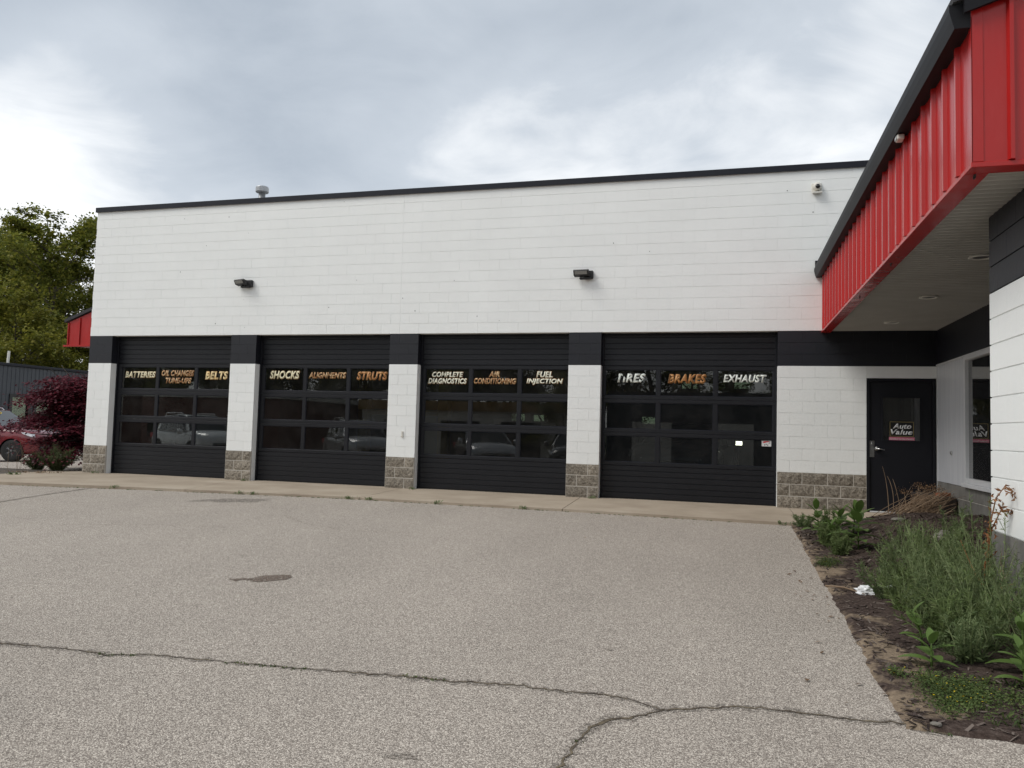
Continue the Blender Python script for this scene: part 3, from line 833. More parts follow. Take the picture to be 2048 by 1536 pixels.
for di, (a, b) in enumerate(opens):
    door = ob('overhead_door', None, garage)
    door['label'] = ['overhead door lettered BATTERIES, OIL CHANGES TUNE-UPS and BELTS', 'overhead door lettered SHOCKS, ALIGNMENTS and STRUTS', 'overhead door lettered COMPLETE DIAGNOSTICS, AIR CONDITIONING and FUEL INJECTION', 'overhead door lettered TIRES, BRAKES and EXHAUST'][di]
    yf = REV + 0.0
    xa, xb = a - 0.03, b + 0.03
    ribbed(xa, xb, 0.012, SEC - 0.003, 6, yf + 0.006).build('section_panel', 'door_black', door)
    ribbed(xa, xb, 4 * SEC + 0.003, 15 * C + 0.02, 6, yf + 0.006).build('section_panel', 'door_black', door)
    mb = MB(); mb.box(xa, xb, yf + 0.01, yf + 0.05, -0.004, 0.014); mb.build('bottom_seal', 'rubber', door)
    # weather strips down both jambs and across the head
    for jx0, jx1 in ((a + 0.001, a + 0.035), (b - 0.03, b - 0.001)):
        mb = MB(); mb.cbox(jx0, jx1, yf - 0.03, yf - 0.004, 0.0, 15 * C, 0.004); mb.build('weather_strip', 'flat_black', door)
    mb = MB(); mb.cbox(a, b, yf - 0.03, yf - 0.004, 15 * C - 0.03, 15 * C - 0.001, 0.004); mb.build('weather_strip', 'flat_black', door)
    st, sr = ((0.125, 0.02), (0.115, 0.02), (0.098, 0.03), (0.060, 0.065))[di]; mu = 0.070; pw = (b - a - st - sr - 2 * mu) / 3
    px0 = [a + st + i * (pw + mu) for i in range(3)]
    for s_ in range(1, 4):
        z0, z1 = s_ * SEC, (s_ + 1) * SEC
        mb = MB()
        pz0, pz1 = z0 + 0.064, z1 - 0.066
        mb.cbox(xa, xb, yf, yf + 0.045, z0 + 0.0015, pz0, 0.003); mb.cbox(xa, xb, yf, yf + 0.045, pz1, z1 - 0.0015, 0.003)
        xs3 = [xa] + [q for p in px0 for q in (p, p + pw)] + [xb]
        for i in range(0, len(xs3), 2): mb.cbox(xs3[i], xs3[i + 1], yf + 0.001, yf + 0.044, pz0 - 0.002, pz1 + 0.002, 0.003)
        sec = mb.build('section_frame', 'door_black', door)
        for p in px0:
            mb = MB(); mb.box(p - 0.006, p + pw + 0.006, yf + 0.020, yf + 0.025, pz0 - 0.006, pz1 + 0.006); mb.build('pane', 'door_glass', door)
            mb = MB()   # glazing bead
            t_ = 0.011
            mb.box(p, p + pw, yf + 0.008, yf + 0.0195, pz0, pz0 + t_); mb.box(p, p + t_, yf + 0.008, yf + 0.0195, pz0 + t_, pz1 - t_); mb.box(p + pw - t_, p + pw, yf + 0.008, yf + 0.0195, pz0 + t_, pz1 - t_); mb.box(p, p + pw, yf + 0.008, yf + 0.0195, pz1 - t_, pz1)
            mb.build('glazing_bead', 'cap_black', door)
    for s_, x0, x1, z0, z1, mt in SIGNS:
        if a < (x0 + x1) / 2 < b:
            if mt not in ('enamel_plain',):
                e_ = 0.009
                ob('lettering_edge', text_mesh(s_, 'enamel_edge', x0 - e_ * .6, x1 + e_, z0 - e_, z1 + e_ * .6, yf + 0.0192, grow=0.016, weight=0.040, name='lettering_edge'), door)
            cut = None
            if s_ == 'TIRES':
                cut = [((-2.705, 0, 2.27), (0.75, 0, 0.66), -2.85, -2.66), ((-2.80, 0, 2.25), (-0.9, 0, 0.35), -2.85, -2.66), ((-2.33, 0, 2.19), (0.72, 0, -0.69), -2.41, -2.2)]
            ob('lettering', text_mesh(s_, mt, x0, x1, z0, z1, yf + 0.018, weight=0.040, cut=cut), door)
# small sticker in the last door's lower pane
o3 = [c_ for c_ in garage.children if c_.name.startswith('overhead_door')][-1]
a, b = opens[3]
mb = MB(); mb.box(b - 0.245, b - 0.085, REV + 0.0185, REV + 0.0195, 1.035, 1.135); st_ = mb.build('sticker', 'print_white', o3)
mb = MB()
mb.prism([(b - 0.235, 1.107), (b - 0.20, 1.125), (b - 0.13, 1.128), (b - 0.115, 1.112), (b - 0.17, 1.107), (b - 0.205, 1.092)], 'y', REV + 0.0178, REV + 0.0184)
mb.build('sticker_print', 'print_red', o3)
mb = MB()
for q in ((b - 0.20, 1.06), (b - 0.175, 1.068), (b - 0.15, 1.058)): mb.box(q[0], q[0] + 0.012, REV + 0.0178, REV + 0.0184, q[1] - 0.012, q[1] + 0.012)
mb.box(b - 0.118, b - 0.104, REV + 0.0178, REV + 0.0184, 1.112, 1.122); mb.box(b - 0.13, b - 0.10, REV + 0.0178, REV + 0.0184, 1.088, 1.096)
mb.build('sticker_print', 'plastic_black', o3)

# ---- entry door
entry = ob('entry_door', None, garage); entry['label'] = 'black steel entry door with narrow-lit window and lever handle'
mb = MB()
for q in ((EX0 + 0.002, EX0 + 0.048, 0.0, EZ - 0.002), (EX1 - 0.048, EX1 - 0.002, 0.0, EZ - 0.002)): mb.cbox(q[0], q[1], -0.006, 0.12, q[2], q[3], 0.003)
mb.cbox(EX0 + 0.048, EX1 - 0.048, -0.006, 0.12, EZ - 0.05, EZ - 0.002, 0.003)
mb.build('door_frame', 'flat_black', entry)
gx0, gx1, gz0, gz1 = 1.674, 2.253, 1.200, 1.918
mb = MB(); wall_cells(mb, EX0 + 0.052, EX1 - 0.052, 0.022, EZ - 0.054, [(gx0, gx1, gz0, gz1)], lambda a, b, c_, d: mb.box(a, b, 0.02, 0.064, c_, d))
mb.build('door_leaf', 'flat_black', entry)
mb = MB()
for q in ((gx0 - 0.02, gx0 + 0.006, gz0 - 0.02, gz1 + 0.02), (gx1 - 0.006, gx1 + 0.02, gz0 - 0.02, gz1 + 0.02)): mb.box(q[0], q[1], 0.011, 0.0198, q[2], q[3])
for q in ((gz0 - 0.02, gz0 + 0.006), (gz1 - 0.006, gz1 + 0.02)): mb.box(gx0 + 0.006, gx1 - 0.006, 0.011, 0.0198, q[0], q[1])
mb.build('window_bead', 'flat_black', entry)
mb = MB(); mb.box(gx0, gx1, 0.036, 0.042, gz0, gz1); mb.build('pane', 'office_glass', entry)
for q in ((gx0 - 0.02, gx0 + 0.24), (gx0 + 0.34, gx1 + 0.02)):      # drawn blinds behind the pane
    mb = MB()
    for i in range(6):
        w_ = (q[1] - q[0]) / 6; mb.cbox(q[0] + i * w_, q[0] + (i + 1) * w_ - 0.003, 0.075 + 0.006 * (i % 2), 0.083 + 0.006 * (i % 2), gz0 - 0.03, gz1 + 0.03, 0.002)
    mb.build('blind', 'curtain', entry)
mb = MB(); mb.cbox(1.468, 1.546, 0.012, 0.0198, 0.915, 1.190, 0.003); hp = mb.build('handle_plate', 'steel', entry)
mb = MB(); mb.lathe([(0.008, 0.002), (0.016, -0.002), (0.016, 0.012)], 16, (1.507, 0, 1.135), 'y'); mb.build('lock_cylinder', 'steel', hp, True)
mb = MB(); mb.lathe([(0.034, 0.0198), (0.040, 0.0), (0.034, -0.02), (0.016, -0.028), (0.014, -0.06)], 20, (1.585, 0, 1.055), 'y'); mb.tube([(1.585, -0.052, 1.055), (1.63, -0.056, 1.052), (1.695, -0.05, 1.038)], [0.013, 0.011, 0.008], 8)
mb.build('lever_handle', 'steel', entry, True)
for z0 in (1.86, 1.02, 0.25):
    mb = MB(); mb.tube([(2.437, 0.008, z0 - 0.006), (2.437, 0.008, z0 + 0.118)], 0.0095, 8); mb.box(2.428, 2.446, 0.0085, 0.0198, z0, z0 + 0.11); mb.build('hinge', 'hinge_metal', entry)
mb = MB(); mb.cbox(EX0 + 0.05, EX1 - 0.05, -0.05, 0.018, 0.001, 0.02, 0.004); mb.build('threshold', 'alu_frame', entry)
mb = MB(); mb.box(EX0 - 0.2, XR - 0.3, 0.9, 0.95, 0.0, 2.6); mb.build('inner_partition', 'flat_black', garage)
# poster on the pane
po = ob('door_poster', None, entry)
mb = MB(); mb.box(1.778, 2.156, 0.0335, 0.0352, 1.262, 1.522); mb.build('poster_board', 'print_black', po)
mb = MB()
bx0, bx1, bz0, bz1 = 1.786, 2.148, 1.270, 1.514
for q in ((bx0, bx1, bz0, bz0 + .006), (bx0, bx1, bz1 - .006, bz1)): mb.box(q[0], q[1], 0.0325, 0.0333, q[2], q[3])
for q in ((bx0, bx0 + .006), (bx1 - .006, bx1)): mb.box(q[0], q[1], 0.0325, 0.0333, bz0 + .006, bz1 - .006)
mb.build('poster_border', 'print_gold', po)
ob('poster_lettering', text_mesh('Auto', 'print_white', 1.83, 2.115, 1.398, 1.486, 0.0332, shear=0.28, weight=0.024, name='poster_lettering'), po)
ob('poster_lettering', text_mesh('Value', 'print_white', 1.80, 2.132, 1.300, 1.388, 0.0332, shear=0.28, weight=0.024, name='poster_lettering'), po)
mb = MB(); mb.box(1.772, 2.162, 0.0335, 0.0352, 1.202, 1.258); mb.build('poster_strip', 'print_pink', po)
ob('poster_lettering', text_mesh('Certified Service Centers', 'print_white', 1.785, 2.15, 1.215, 1.240, 0.0332, shear=0.2, weight=0.012, name='poster_lettering'), po)

# west side canopy (red, seen end on past the far corner)
wc = ob('side_canopy', None, garage); wc['label'] = 'red metal canopy on the far side of the garage'
mb = MB(); mb.prism([(-16.94, 3.03), (XL + 0.005, 3.03), (XL + 0.005, 4.44), (-16.88, 3.62)], 'y', 1.6, 9.0); mb.build('fascia', 'red_metal', wc)
for sx_ in (-16.90, -16.55, -16.18, -15.8, -15.4, -15.0):
    mb = MB(); mb.cbox(sx_ - 0.014, sx_ + 0.014, 1.572, 1.5998, 3.035, 3.62 + (sx_ + 16.88) * 0.355 - 0.02, 0.004); mb.build('seam', 'red_metal', wc)
mb = MB(); mb.cbox(-17.02, XL, 1.56, 1.5995, 2.985, 3.029, 0.004); mb.build('trim', 'red_metal', wc)
mb = MB(); mb.prism([(-17.0, 3.60), (XL - 0.01, 4.46), (XL - 0.01, 4.54), (-17.0, 3.68)], 'y', 1.55, 9.05); mb.build('roof', 'shingle_dark', wc)

# ---------------------------------------------------------------- office wing with red canopy
office = thing('office_building', 'low office wing with white blocks, aluminium window and red metal canopy', 'building')
XI = 2.495; XN = 1.215; YC = -7.13; YE = -8.546; XC = 0.717; ZS = 3.05
# inner wall under the canopy
mb = MB(); wall_cells(mb, -7.1, -0.002, 0.56, 3.05, [(-5.0, -1.64, 0.66, 2.40)], lambda a, b, c_, d: mb.box(XI + 0.03, XI + 0.2, a, b, c_, d)); mb.build('wall', 'flat_black', office)
bz = [-0.15, 0.17, 0.365, 0.558]
for k in range(3):
    yy = -0.003 - (0.2 if k % 2 else 0)
    ys2 = [-0.003] + ([-0.21] if k % 2 else [])
    y_ = ys2[-1]
    while y_ > -7.0:
        ys2.append(y_ - 0.4064); y_ -= 0.4064
    for a, b in zip(ys2, ys2[1:]):
        mb = MB(); mb.cbox(XI, XI + 0.19, b + 0.003, a - 0.003, bz[k] + 0.003, bz[k + 1] - 0.003, 0.003); mb.build('base_block', 'grey_block', office)
mb = MB(); mb.box(XI + 0.004, XI + 0.185, -7.1, -0.004, -0.15, 0.555); mb.build('mortar_bed', 'mortar', office)
mb = MB(); mb.cbox(XI - 0.02, XI + 0.03, -7.1, -0.003, 2.442, 2.468, 0.003); mb.build('head_trim', 'alu_frame', office)
mb = MB(); mb.box(XI + 0.0, XI + 0.03, -7.1, -0.003, 2.469, 3.049); mb.build('band_panel', 'black_paint', office)
mb = MB(); mb.box(XI - 0.004, XI + 0.03, -1.575, -0.03, 0.562, 2.441); mb.build('wall_panel', 'alu_white', office)
mb = MB(); mb.cbox(XI - 0.012, XI + 0.03, -0.029, -0.008, 0.562, 2.441, 0.002); mb.build('corner_trim', 'alu_frame', office)
wf = ob('window', None, office)
mb = MB()
mb.cbox(XI - 0.03, XI + 0.06, -1.655, -1.578, 0.62, 2.44, 0.004); mb.cbox(XI - 0.03, XI + 0.06, -5.02, -4.95, 0.62, 2.44, 0.004)
mb.cbox(XI - 0.029, XI + 0.059, -4.95, -1.655, 2.385, 2.44, 0.004); mb.cbox(XI - 0.029, XI + 0.059, -4.95, -1.655, 0.62, 0.69, 0.004)
mb.build('window_frame', 'alu_frame', wf)
mb = MB(); mb.cbox(XI - 0.06, XI + 0.05, -5.05, -1.56, 0.562, 0.618, 0.005); mb.build('window_sill', 'alu_frame', wf)
mb = MB(); mb.box(XI + 0.02, XI + 0.026, -4.95, -1.655, 0.69, 2.385); mb.build('pane', 'office_glass', wf)
mb = MB(); mb.cbox(XI - 0.02, XI - 0.0045, -0.895, -0.845, 1.0, 1.065, 0.004); mb.lathe([(0.02, 2.478), (0.014, 2.462)], 10, (0, -0.87, 1.035), 'x'); mb.build('door_stop', 'steel', office)
# office interior shell and rear
mb = MB(); mb.box(XI + 0.2, 7.0, -7.1, -0.01, -0.1, 0.0); mb.box(5.5, 5.6, -7.1, -0.01, 0, 3.0); mb.box(XI + 0.2, 5.5, -7.1, -0.01, 2.9, 3.04); mb.build('office_interior', 'interior_wall', office)
# near projecting wall
mb = MB(); mb.box(XN + 0.009, 6.9, -8.3, YC - 0.006, 0.50, 2.41, 0); mb.box(XN + 0.009, 6.9, -8.3, YC - 0.006, 2.41, 3.048, 1); mb.build('wall', ['white_paint', 'flat_black'], office)
mb = MB(); mb.box(XN - 0.004, 6.9, -8.31, YC + 0.004, -0.5, 0.512); mb.build('concrete_base', 'grey_block', office)
zc = 0.515; hC = (2.413 - 0.515) / 9
for k in range(12):
    z0 = zc + k * hC; z1 = min(z0 + hC, 3.046)
    m_ = 'white_paint' if k < 9 else 'black_paint'
    y_ = YC
    first = 0.2032 if k % 2 else 0.4064
    while y_ > -8.3:
        y2 = max(-8.3, y_ - (first if y_ == YC else 0.4064))
        mb = MB()
        full = (y_ == YC)
        mb.cbox(XN, XN + 0.19, y2 + 0.0002, y_ - (0 if full else 0.0002), z0 + 0.0055, z1 - 0.0055, 0.0012)
        o = mb.build('block', m_, office); o.location.x = rb.uniform(-0.0006, 0.0006)
        y_ = y2
# canopy
canopy = ob('canopy', None, office); canopy['label'] = 'red standing-seam canopy with black gutter and vented soffit'
ZF = 4.03
yk = -8.24; edges = []
while yk < 0.0: edges.append(yk); yk += 0.333
edges = [YE] + edges + [-0.004]
for a, b in zip(edges, edges[1:]):
    mb = MB()
    n_ = 4; V = []; F = []
    for i in range(n_ + 1):
        t = i / n_; yy = a + (b - a) * t; d_ = 0.006 * math.sin(math.pi * t)
        V += [(XC + d_, yy, ZS - 0.005), (XC + d_ * 0.5, yy, ZF)]
    for i in range(n_): F.append((2 * i, 2 * i + 2, 2 * i + 3, 2 * i + 1))
    mb.add(V, F); mb.box(XC + 0.012, XC + 0.03, a, b, ZS - 0.004, ZF)
    mb.build('fascia_panel', 'red_metal', canopy)
for yk in edges[1:-1]:
    mb = MB(); mb.prism([(XC + 0.002, yk - 0.030), (XC - 0.026, yk - 0.016), (XC - 0.026, yk + 0.016), (XC + 0.002, yk + 0.030)], 'z', ZS - 0.002, ZF - 0.002); mb.build('seam', 'red_metal', canopy)
# end face
xe = [XC, 0.78, 0.941, 1.32, 1.70, 2.08, 2.46, 2.84, 3.3, 4.2, 5.2, 7.0]
def rake(x_): return 4.13 + (x_ - 0.6) * 0.333
for a, b in zip(xe, xe[1:]):
    mb = MB(); mb.add([(a, YE, ZS - 0.005), (b, YE, ZS - 0.005), (b, YE, rake(b) - 0.04), (a, YE, rake(a) - 0.04), (a, YE + 0.02, ZS - 0.005), (b, YE + 0.02, ZS - 0.005), (b, YE + 0.02, rake(b) - 0.04), (a, YE + 0.02, rake(a) - 0.04)], [(0, 1, 2, 3), (5, 4, 7, 6), (0, 3, 7, 4), (1, 5, 6, 2), (0, 4, 5, 1), (3, 2, 6, 7)])
    mb.build('end_panel', 'red_metal', canopy)
for a in xe[2:-1]:
    mb = MB(); mb.prism([(a - 0.022, YE + 0.001), (a - 0.012, YE - 0.034), (a + 0.012, YE - 0.034), (a + 0.022, YE + 0.001)], 'z', ZS - 0.002, rake(a) - 0.06); mb.build('seam', 'red_metal', canopy)
mb = MB(); mb.cbox(XC - 0.006, 0.782, YE - 0.006, YE - 0.0005, ZS - 0.003, rake(0.75) - 0.05, 0.002); mb.box(XC - 0.006, XC - 0.0005, YE - 0.006, YE + 0.055, ZS - 0.003, ZF); mb.build('corner_trim', 'red_metal', canopy)
# bottom return trim
mb = MB(); mb.cbox(XC - 0.012, XC + 0.135, YE + 0.135, -0.004, ZS - 0.042, ZS - 0.006, 0.004); mb.build('bottom_trim', 'red_metal', canopy)
mb = MB(); mb.cbox(XC - 0.012, 7.0, YE - 0.012, YE + 0.134, ZS - 0.042, ZS - 0.006, 0.004); mb.build('bottom_trim', 'red_metal', canopy)
# soffit boards
def soffit_piece(y0, y1, x0, x1, mat):
    m_ = MB(); n_ = 3; w_ = (y1 - y0) / n_
    for i in range(n_):
        a = y0 + i * w_
        m_.box(x0, x1, a + 0.0005, a + w_ * 0.70, ZS + 0.010, ZS + 0.03, 0)
        m_.prism([(a + w_ * 0.70, ZS + 0.03), (a + w_ * 0.70, ZS + 0.010), (a + w_ * 0.76, ZS - 0.014), (a + w_ * 0.95, ZS - 0.014), (a + w_ - 0.0005, ZS + 0.010), (a + w_ - 0.0005, ZS + 0.03)], 'x', x0, x1, 1)
    return m_.build('soffit_board', [mat, 'soffit_plain'], canopy)
yk = -0.006
while yk > YE + 0.14:
    y2 = max(YE + 0.134, yk - 0.305)
    soffit_piece(y2 + 0.0005, yk - 0.0005, XC + 0.136, XI + 0.0 if yk > YC + 0.1 else XN + 0.3, 'soffit')
    yk = y2
mb = MB(); mb.cbox(XC + 0.136, XN + 0.3, YE + 0.1345, YE + 0.15, ZS - 0.02, ZS + 0.02, 0.002); mb.build('soffit_channel', 'soffit_plain', canopy)
for lx, ly in ((1.617, -1.028), (1.623, -3.328), (1.571, -5.65)):
    mb = MB(); mb.lathe([(0.105, ZS - 0.005), (0.112, ZS - 0.022), (0.098, ZS - 0.028), (0.078, ZS - 0.018), (0.076, ZS - 0.016)], 28, (lx, ly, 0)); dl = mb.build('downlight', 'white_plastic', canopy, True)
    mb = MB(); mb.lathe([(0.074, ZS - 0.0185), (0.03, ZS - 0.0175)], 24, (lx, ly, 0)); mb.build('downlight_lens', 'plastic_black', dl)
# gutter (K-style), underside, end cap
XG = 0.585
gp = [(XC + 0.02, 3.965), (XG + 0.03, 3.965), (XG + 0.012, 4.03), (XG, 4.085), (XG, 4.124), (XG + 0.012, 4.124), (XG + 0.014, 4.09), (XC + 0.0, 4.09), (XC + 0.02, 4.13)]
mb = MB(); mb.prism(gp, 'y', YE + 0.002, -0.004); mb.build('gutter', 'gutter_black', canopy)
mb = MB(); mb.prism([(XC + 0.02, 3.962), (XG + 0.028, 3.962), (XG + 0.010, 4.03), (XG - 0.003, 4.085), (XG - 0.003, 4.127), (XC + 0.02, 4.127)], 'y', YE - 0.002, YE + 0.0015); mb.build('gutter_end', 'gutter_black', canopy)
mb = MB(); mb.prism([(0.60, rake(0.60)), (7.0, rake(7.0)), (7.0, rake(7.0) + 0.05), (0.60, rake(0.60) + 0.05)], 'y', YE - 0.03, -0.004); mb.build('roof', 'shingle_dark', canopy)
mb = MB(); mb.prism([(0.66, rake(0.66) - 0.11), (7.0, rake(7.0) - 0.11), (7.0, rake(7.0) + 0.055), (0.66, rake(0.66) + 0.055)], 'y', YE - 0.06, YE - 0.031); mb.build('rake_trim', 'gutter_black', canopy)
mb = MB(); mb.box(0.60, 0.80, -0.03, -0.0045, 4.13, 4.26); mb.build('end_flashing', 'gutter_black', canopy)
for hy in (-3.66, -8.40, -1.4, -5.6):
    mb = MB()
    for k in range(2):
        pts = [(XC + 0.05, hy + 0.02 * k - 0.01 + 0.014 * math.cos(t), ZS - 0.056 + 0.014 * math.sin(t)) for t in np.linspace(0, 2 * math.pi, 13)]
        mb.tube(pts, 0.0035, 5)
    mb.build('wire_clip', 'plastic_black', canopy)

# ---------------------------------------------------------------- wall fittings
def wall_light(x_, z_, label, swing):
    t = thing('wall_light', label, 'wall light', (x_, 0, z_), 'wall pack lights above the overhead doors')
    mb = MB(); mb.cbox(-0.02, 0.15, -0.075, -0.001, -0.075, 0.075, 0.012); mb.build('housing', 'plastic_black', t)
    mb = MB()
    mb.prism([(-0.09, 0.03), (-0.10, 0.055), (-0.19, 0.075), (-0.20, 0.055), (-0.16, -0.025), (-0.08, -0.045)], 'x', -0.19, 0.10); hd = mb.build('lamp_head', 'plastic_black', t)
    mb = MB(); mb.prism([(-0.203, 0.046), (-0.205, 0.046), (-0.170, -0.012), (-0.168, -0.012)], 'x', -0.165, 0.07); mb.build('lens', 'lamp_lens', hd)
    mb = MB(); mb.cbox(-0.10, 0.11, -0.10, -0.03, -0.09, -0.05, 0.008); mb.build('driver_box', 'plastic_black', t)
    hd.rotation_euler = (0, 0, swing)
    return t
wall_light(-10.66, 4.13, 'black wall light above the overhead doors, near the roof vent pipe', R(-16))
wall_light(-3.41, 4.12, 'black wall light above the COMPLETE DIAGNOSTICS overhead door, nearer the red canopy', R(-4))
sc_ = thing('security_camera', 'small white dome security camera high on the white block wall', 'camera', (0.62, 0, 5.54))
mb = MB(); mb.cbox(-0.085, 0.085, -0.03, -0.001, -0.075, 0.085, 0.014); mb.build('mount_plate', 'white_plastic', sc_)
mb = MB(); mb.lathe([(0.075, -0.03), (0.072, -0.07), (0.055, -0.10), (0.043, -0.105)], 20, (0.01, 0, 0.015), 'y'); mb.build('housing', 'white_plastic', sc_, True)
mb = MB(); mb.lathe([(0.040, -0.104), (0.036, -0.116), (0.02, -0.124), (0.004, -0.126)], 16, (0.01, 0, 0.005), 'y'); mb.build('lens', 'dark_lens', sc_, True)
mb = MB(); mb.prism([(-0.02, -0.10), (-0.10, -0.105), (-0.10, -0.085), (-0.02, -0.06)], 'x', -0.07, 0.085); mb.build('lower_cowl', 'white_plastic', sc_)
fl = thing('flood_light', 'small white motion sensor light under the black canopy gutter', 'flood light', (0.655, -6.62, 3.962))
mb = MB(); mb.cbox(-0.03, 0.03, -0.05, 0.05, -0.05, -0.0, 0.008); mb.build('housing', 'white_plastic', fl)
mb = MB(); mb.cbox(-0.036, -0.0305, -0.04, 0.04, -0.042, -0.01, 0.002); mb.build('lens', 'lamp_lens', fl)
wh = thing('wall_hook', 'small white bracket on the pier between SHOCKS and DIAGNOSTICS doors', 'bracket', (-6.99, 0, 1.06))
mb = MB(); mb.cbox(-0.022, 0.018, -0.012, -0.001, -0.06, 0.06, 0.003); mb.build('plate', 'white_plastic', wh)
mb = MB(); mb.tube([(0.005, -0.012, 0.04), (0.005, -0.035, 0.03), (0.005, -0.035, -0.03), (-0.02, -0.03, -0.05)], 0.007, 6); mb.build('hook', 'white_plastic', wh)


# ---------------------------------------------------------------- planting bed
def bed_h(x_, y_):
    # height of the bed above the lot; negative where the asphalt covers it
    n1 = noise.noise(Vector((x_ * 2.1, y_ * 2.1, 1.7))); n2 = noise.noise(Vector((x_ * 9, y_ * 9, 4.2)))
    ex = x_ - 0.06 - 0.035 * noise.noise(Vector((0, y_ * 1.4, 9))) - 0.02 * noise.noise(Vector((0, y_ * 9, 3)))
    ey = y_ + 9.78 + 0.03 * noise.noise(Vector((x_ * 5, 0, 5))) + 0.10 * max(0, x_ - 0.1) * 0.6
    d = min(ex, ey, (-2.22 - y_) + 0.05 * n1)
    base = -0.03 + 0.052 * smoothstep(-0.06, 0.05, d)
    mound = 0.17 * smoothstep(0.25, 1.5, x_) * smoothstep(-9.6, -5.5, y_) + 0.10 * smoothstep(0.5, 1.8, x_) * smoothstep(-4.6, -2.7, y_)
    return base + (mound + 0.014 * n1 + 0.006 * n2) * smoothstep(0.0, 0.35, d)
bx = np.linspace(-0.15, 2.6, 86); by = np.linspace(-10.15, -2.15, 210)
V = [(x_, y_, ground(x_, y_) + bed_h(x_, y_)) for y_ in by for x_ in bx]
F = [(j * 86 + i, j * 86 + i + 1, (j + 1) * 86 + i + 1, (j + 1) * 86 + i) for j in range(209) for i in range(85)]
tag(ob('planting_bed', npmesh('planting_bed', V, F, 'bed_soil', smooth=True)), kind='structure')
def gz(x_, y_):
    if -0.1 < x_ < 2.6 and -10.1 < y_ < -2.2: return ground(x_, y_) + max(0.0, bed_h(x_, y_))
    return ground(x_, y_)

rng = np.random.default_rng(4)
def rotmats(n, tilt=None):
    a = rng.uniform(0, 2 * np.pi, n); b = np.arccos(rng.uniform(-1, 1, n)) if tilt is None else rng.normal(0, tilt, n); c_ = rng.uniform(0, 2 * np.pi, n)
    ca, sa, cb, sb, cc, sc = np.cos(a), np.sin(a), np.cos(b), np.sin(b), np.cos(c_), np.sin(c_)
    M = np.empty((n, 3, 3))
    M[:, 0, 0] = ca * cc - sa * cb * sc; M[:, 0, 1] = -ca * sc - sa * cb * cc; M[:, 0, 2] = sa * sb
    M[:, 1, 0] = sa * cc + ca * cb * sc; M[:, 1, 1] = -sa * sc + ca * cb * cc; M[:, 1, 2] = -ca * sb
    M[:, 2, 0] = sb * sc; M[:, 2, 1] = sb * cc; M[:, 2, 2] = cb
    return M
def scatter(P, sizes, shape, tilt=None):
    # one small polygon (shape: k x 3, leaf-sized) per point
    P = np.asarray(P); n = len(P); k = len(shape)
    S = np.asarray(shape, float)
    M = rotmats(n, tilt)
    V = np.einsum('nij,kj->nki', M, S) * np.asarray(sizes).reshape(-1, 1, 1) + P[:, None, :]
    F = np.arange(n * k).reshape(n, k)
    return V.reshape(-1, 3), F
LEAF4 = [(-0.5, 0, 0), (0, -0.28, 0.05), (0.5, 0, 0), (0, 0.28, 0.05)]
CHIP4 = [(-0.5, -0.11, 0), (0.5, -0.13, 0.03), (0.48, 0.12, 0), (-0.46, 0.10, 0.02)]

# wood-chip mulch, twigs and dry scraps lying on the bed (uncountable)
P = []; S = []
while len(P) < 9000:
    x_, y_ = rng.uniform(0.0, 2.45), rng.uniform(-9.9, -2.2)
    if x_ > XN and y_ < YC: continue
    h = bed_h(x_, y_)
    if h < 0.002: continue
    dens = 0.40 + 0.60 * smoothstep(0.30, 0.9, x_) if y_ < -4.5 else 1.0
    if rng.random() > dens * (0.35 + 0.9 * smoothstep(-0.2, 0.3, noise.noise(Vector((x_ * 2.5, y_ * 2.5, 2))))): continue
    P.append((x_, y_, ground(x_, y_) + h + 0.006)); S.append(rng.uniform(0.02, 0.075))
V, F = scatter(P, S, CHIP4, 0.28)
tag(ob('bark_mulch', npmesh('bark_mulch', V, F, 'mulch_chip')), 'dark shredded bark mulch scattered over the planting bed', 'mulch', kind='stuff')
# dry leaf scraps that have blown on to the asphalt beside the bed
P = [(0.02, -6.9), (-0.12, -7.55), (-0.03, -7.6), (-0.06, -7.75), (-0.2, -8.35), (-0.14, -6.35), (0.0, -7.2), (-0.35, -9.2), (-1.55, -9.0), (-3.0, -4.0), (-2.5, -4.6), (-4.4, -5.2)] + [(rng.uniform(-0.25, 0.06), rng.uniform(-9.6, -3)) for _ in range(26)]
P = [(a, b, ground(a, b) + 0.010) for a, b in P]
V, F = scatter(P, rng.uniform(0.02, 0.06, len(P)), LEAF4, 0.25)
tag(ob('leaf_litter', npmesh('leaf_litter', V, F, 'dry_brown')), 'brown leaf scraps on the asphalt along the bed', 'leaves', kind='stuff')

def blades(centres, n_per, spread, h, w, mats, name, label, cat):
    Vs = []; Fs = []; o = 0
    for (x_, y_, z_) in centres:
        for _ in range(n_per):
            a = rng.uniform(0, 2 * np.pi); r_ = abs(rng.normal(0, spread)); bx_, by_ = x_ + r_ * np.cos(a), y_ + r_ * np.sin(a)
            hh = h * rng.uniform(0.35, 1.2); ln = rng.uniform(0.2, 1.0) * hh; aa = rng.uniform(0, 2 * np.pi)
            dx, dy = np.cos(aa), np.sin(aa); px_, py_ = -dy * w * rng.uniform(.6, 1.3), dx * w
            Vs += [(bx_ - px_, by_ - py_, z_), (bx_ + px_, by_ + py_, z_), (bx_ + dx * ln * .45 + px_ * .8, by_ + dy * ln * .45 + py_ * .8, z_ + hh * .7), (bx_ + dx * ln, by_ + dy * ln, z_ + hh * 0.9)]
            Fs.append((o, o + 1, o + 2, o + 3)); o += 4
    return tag(ob(name, npmesh(name, Vs, Fs, mats)), label, cat, kind='stuff')
cen = []
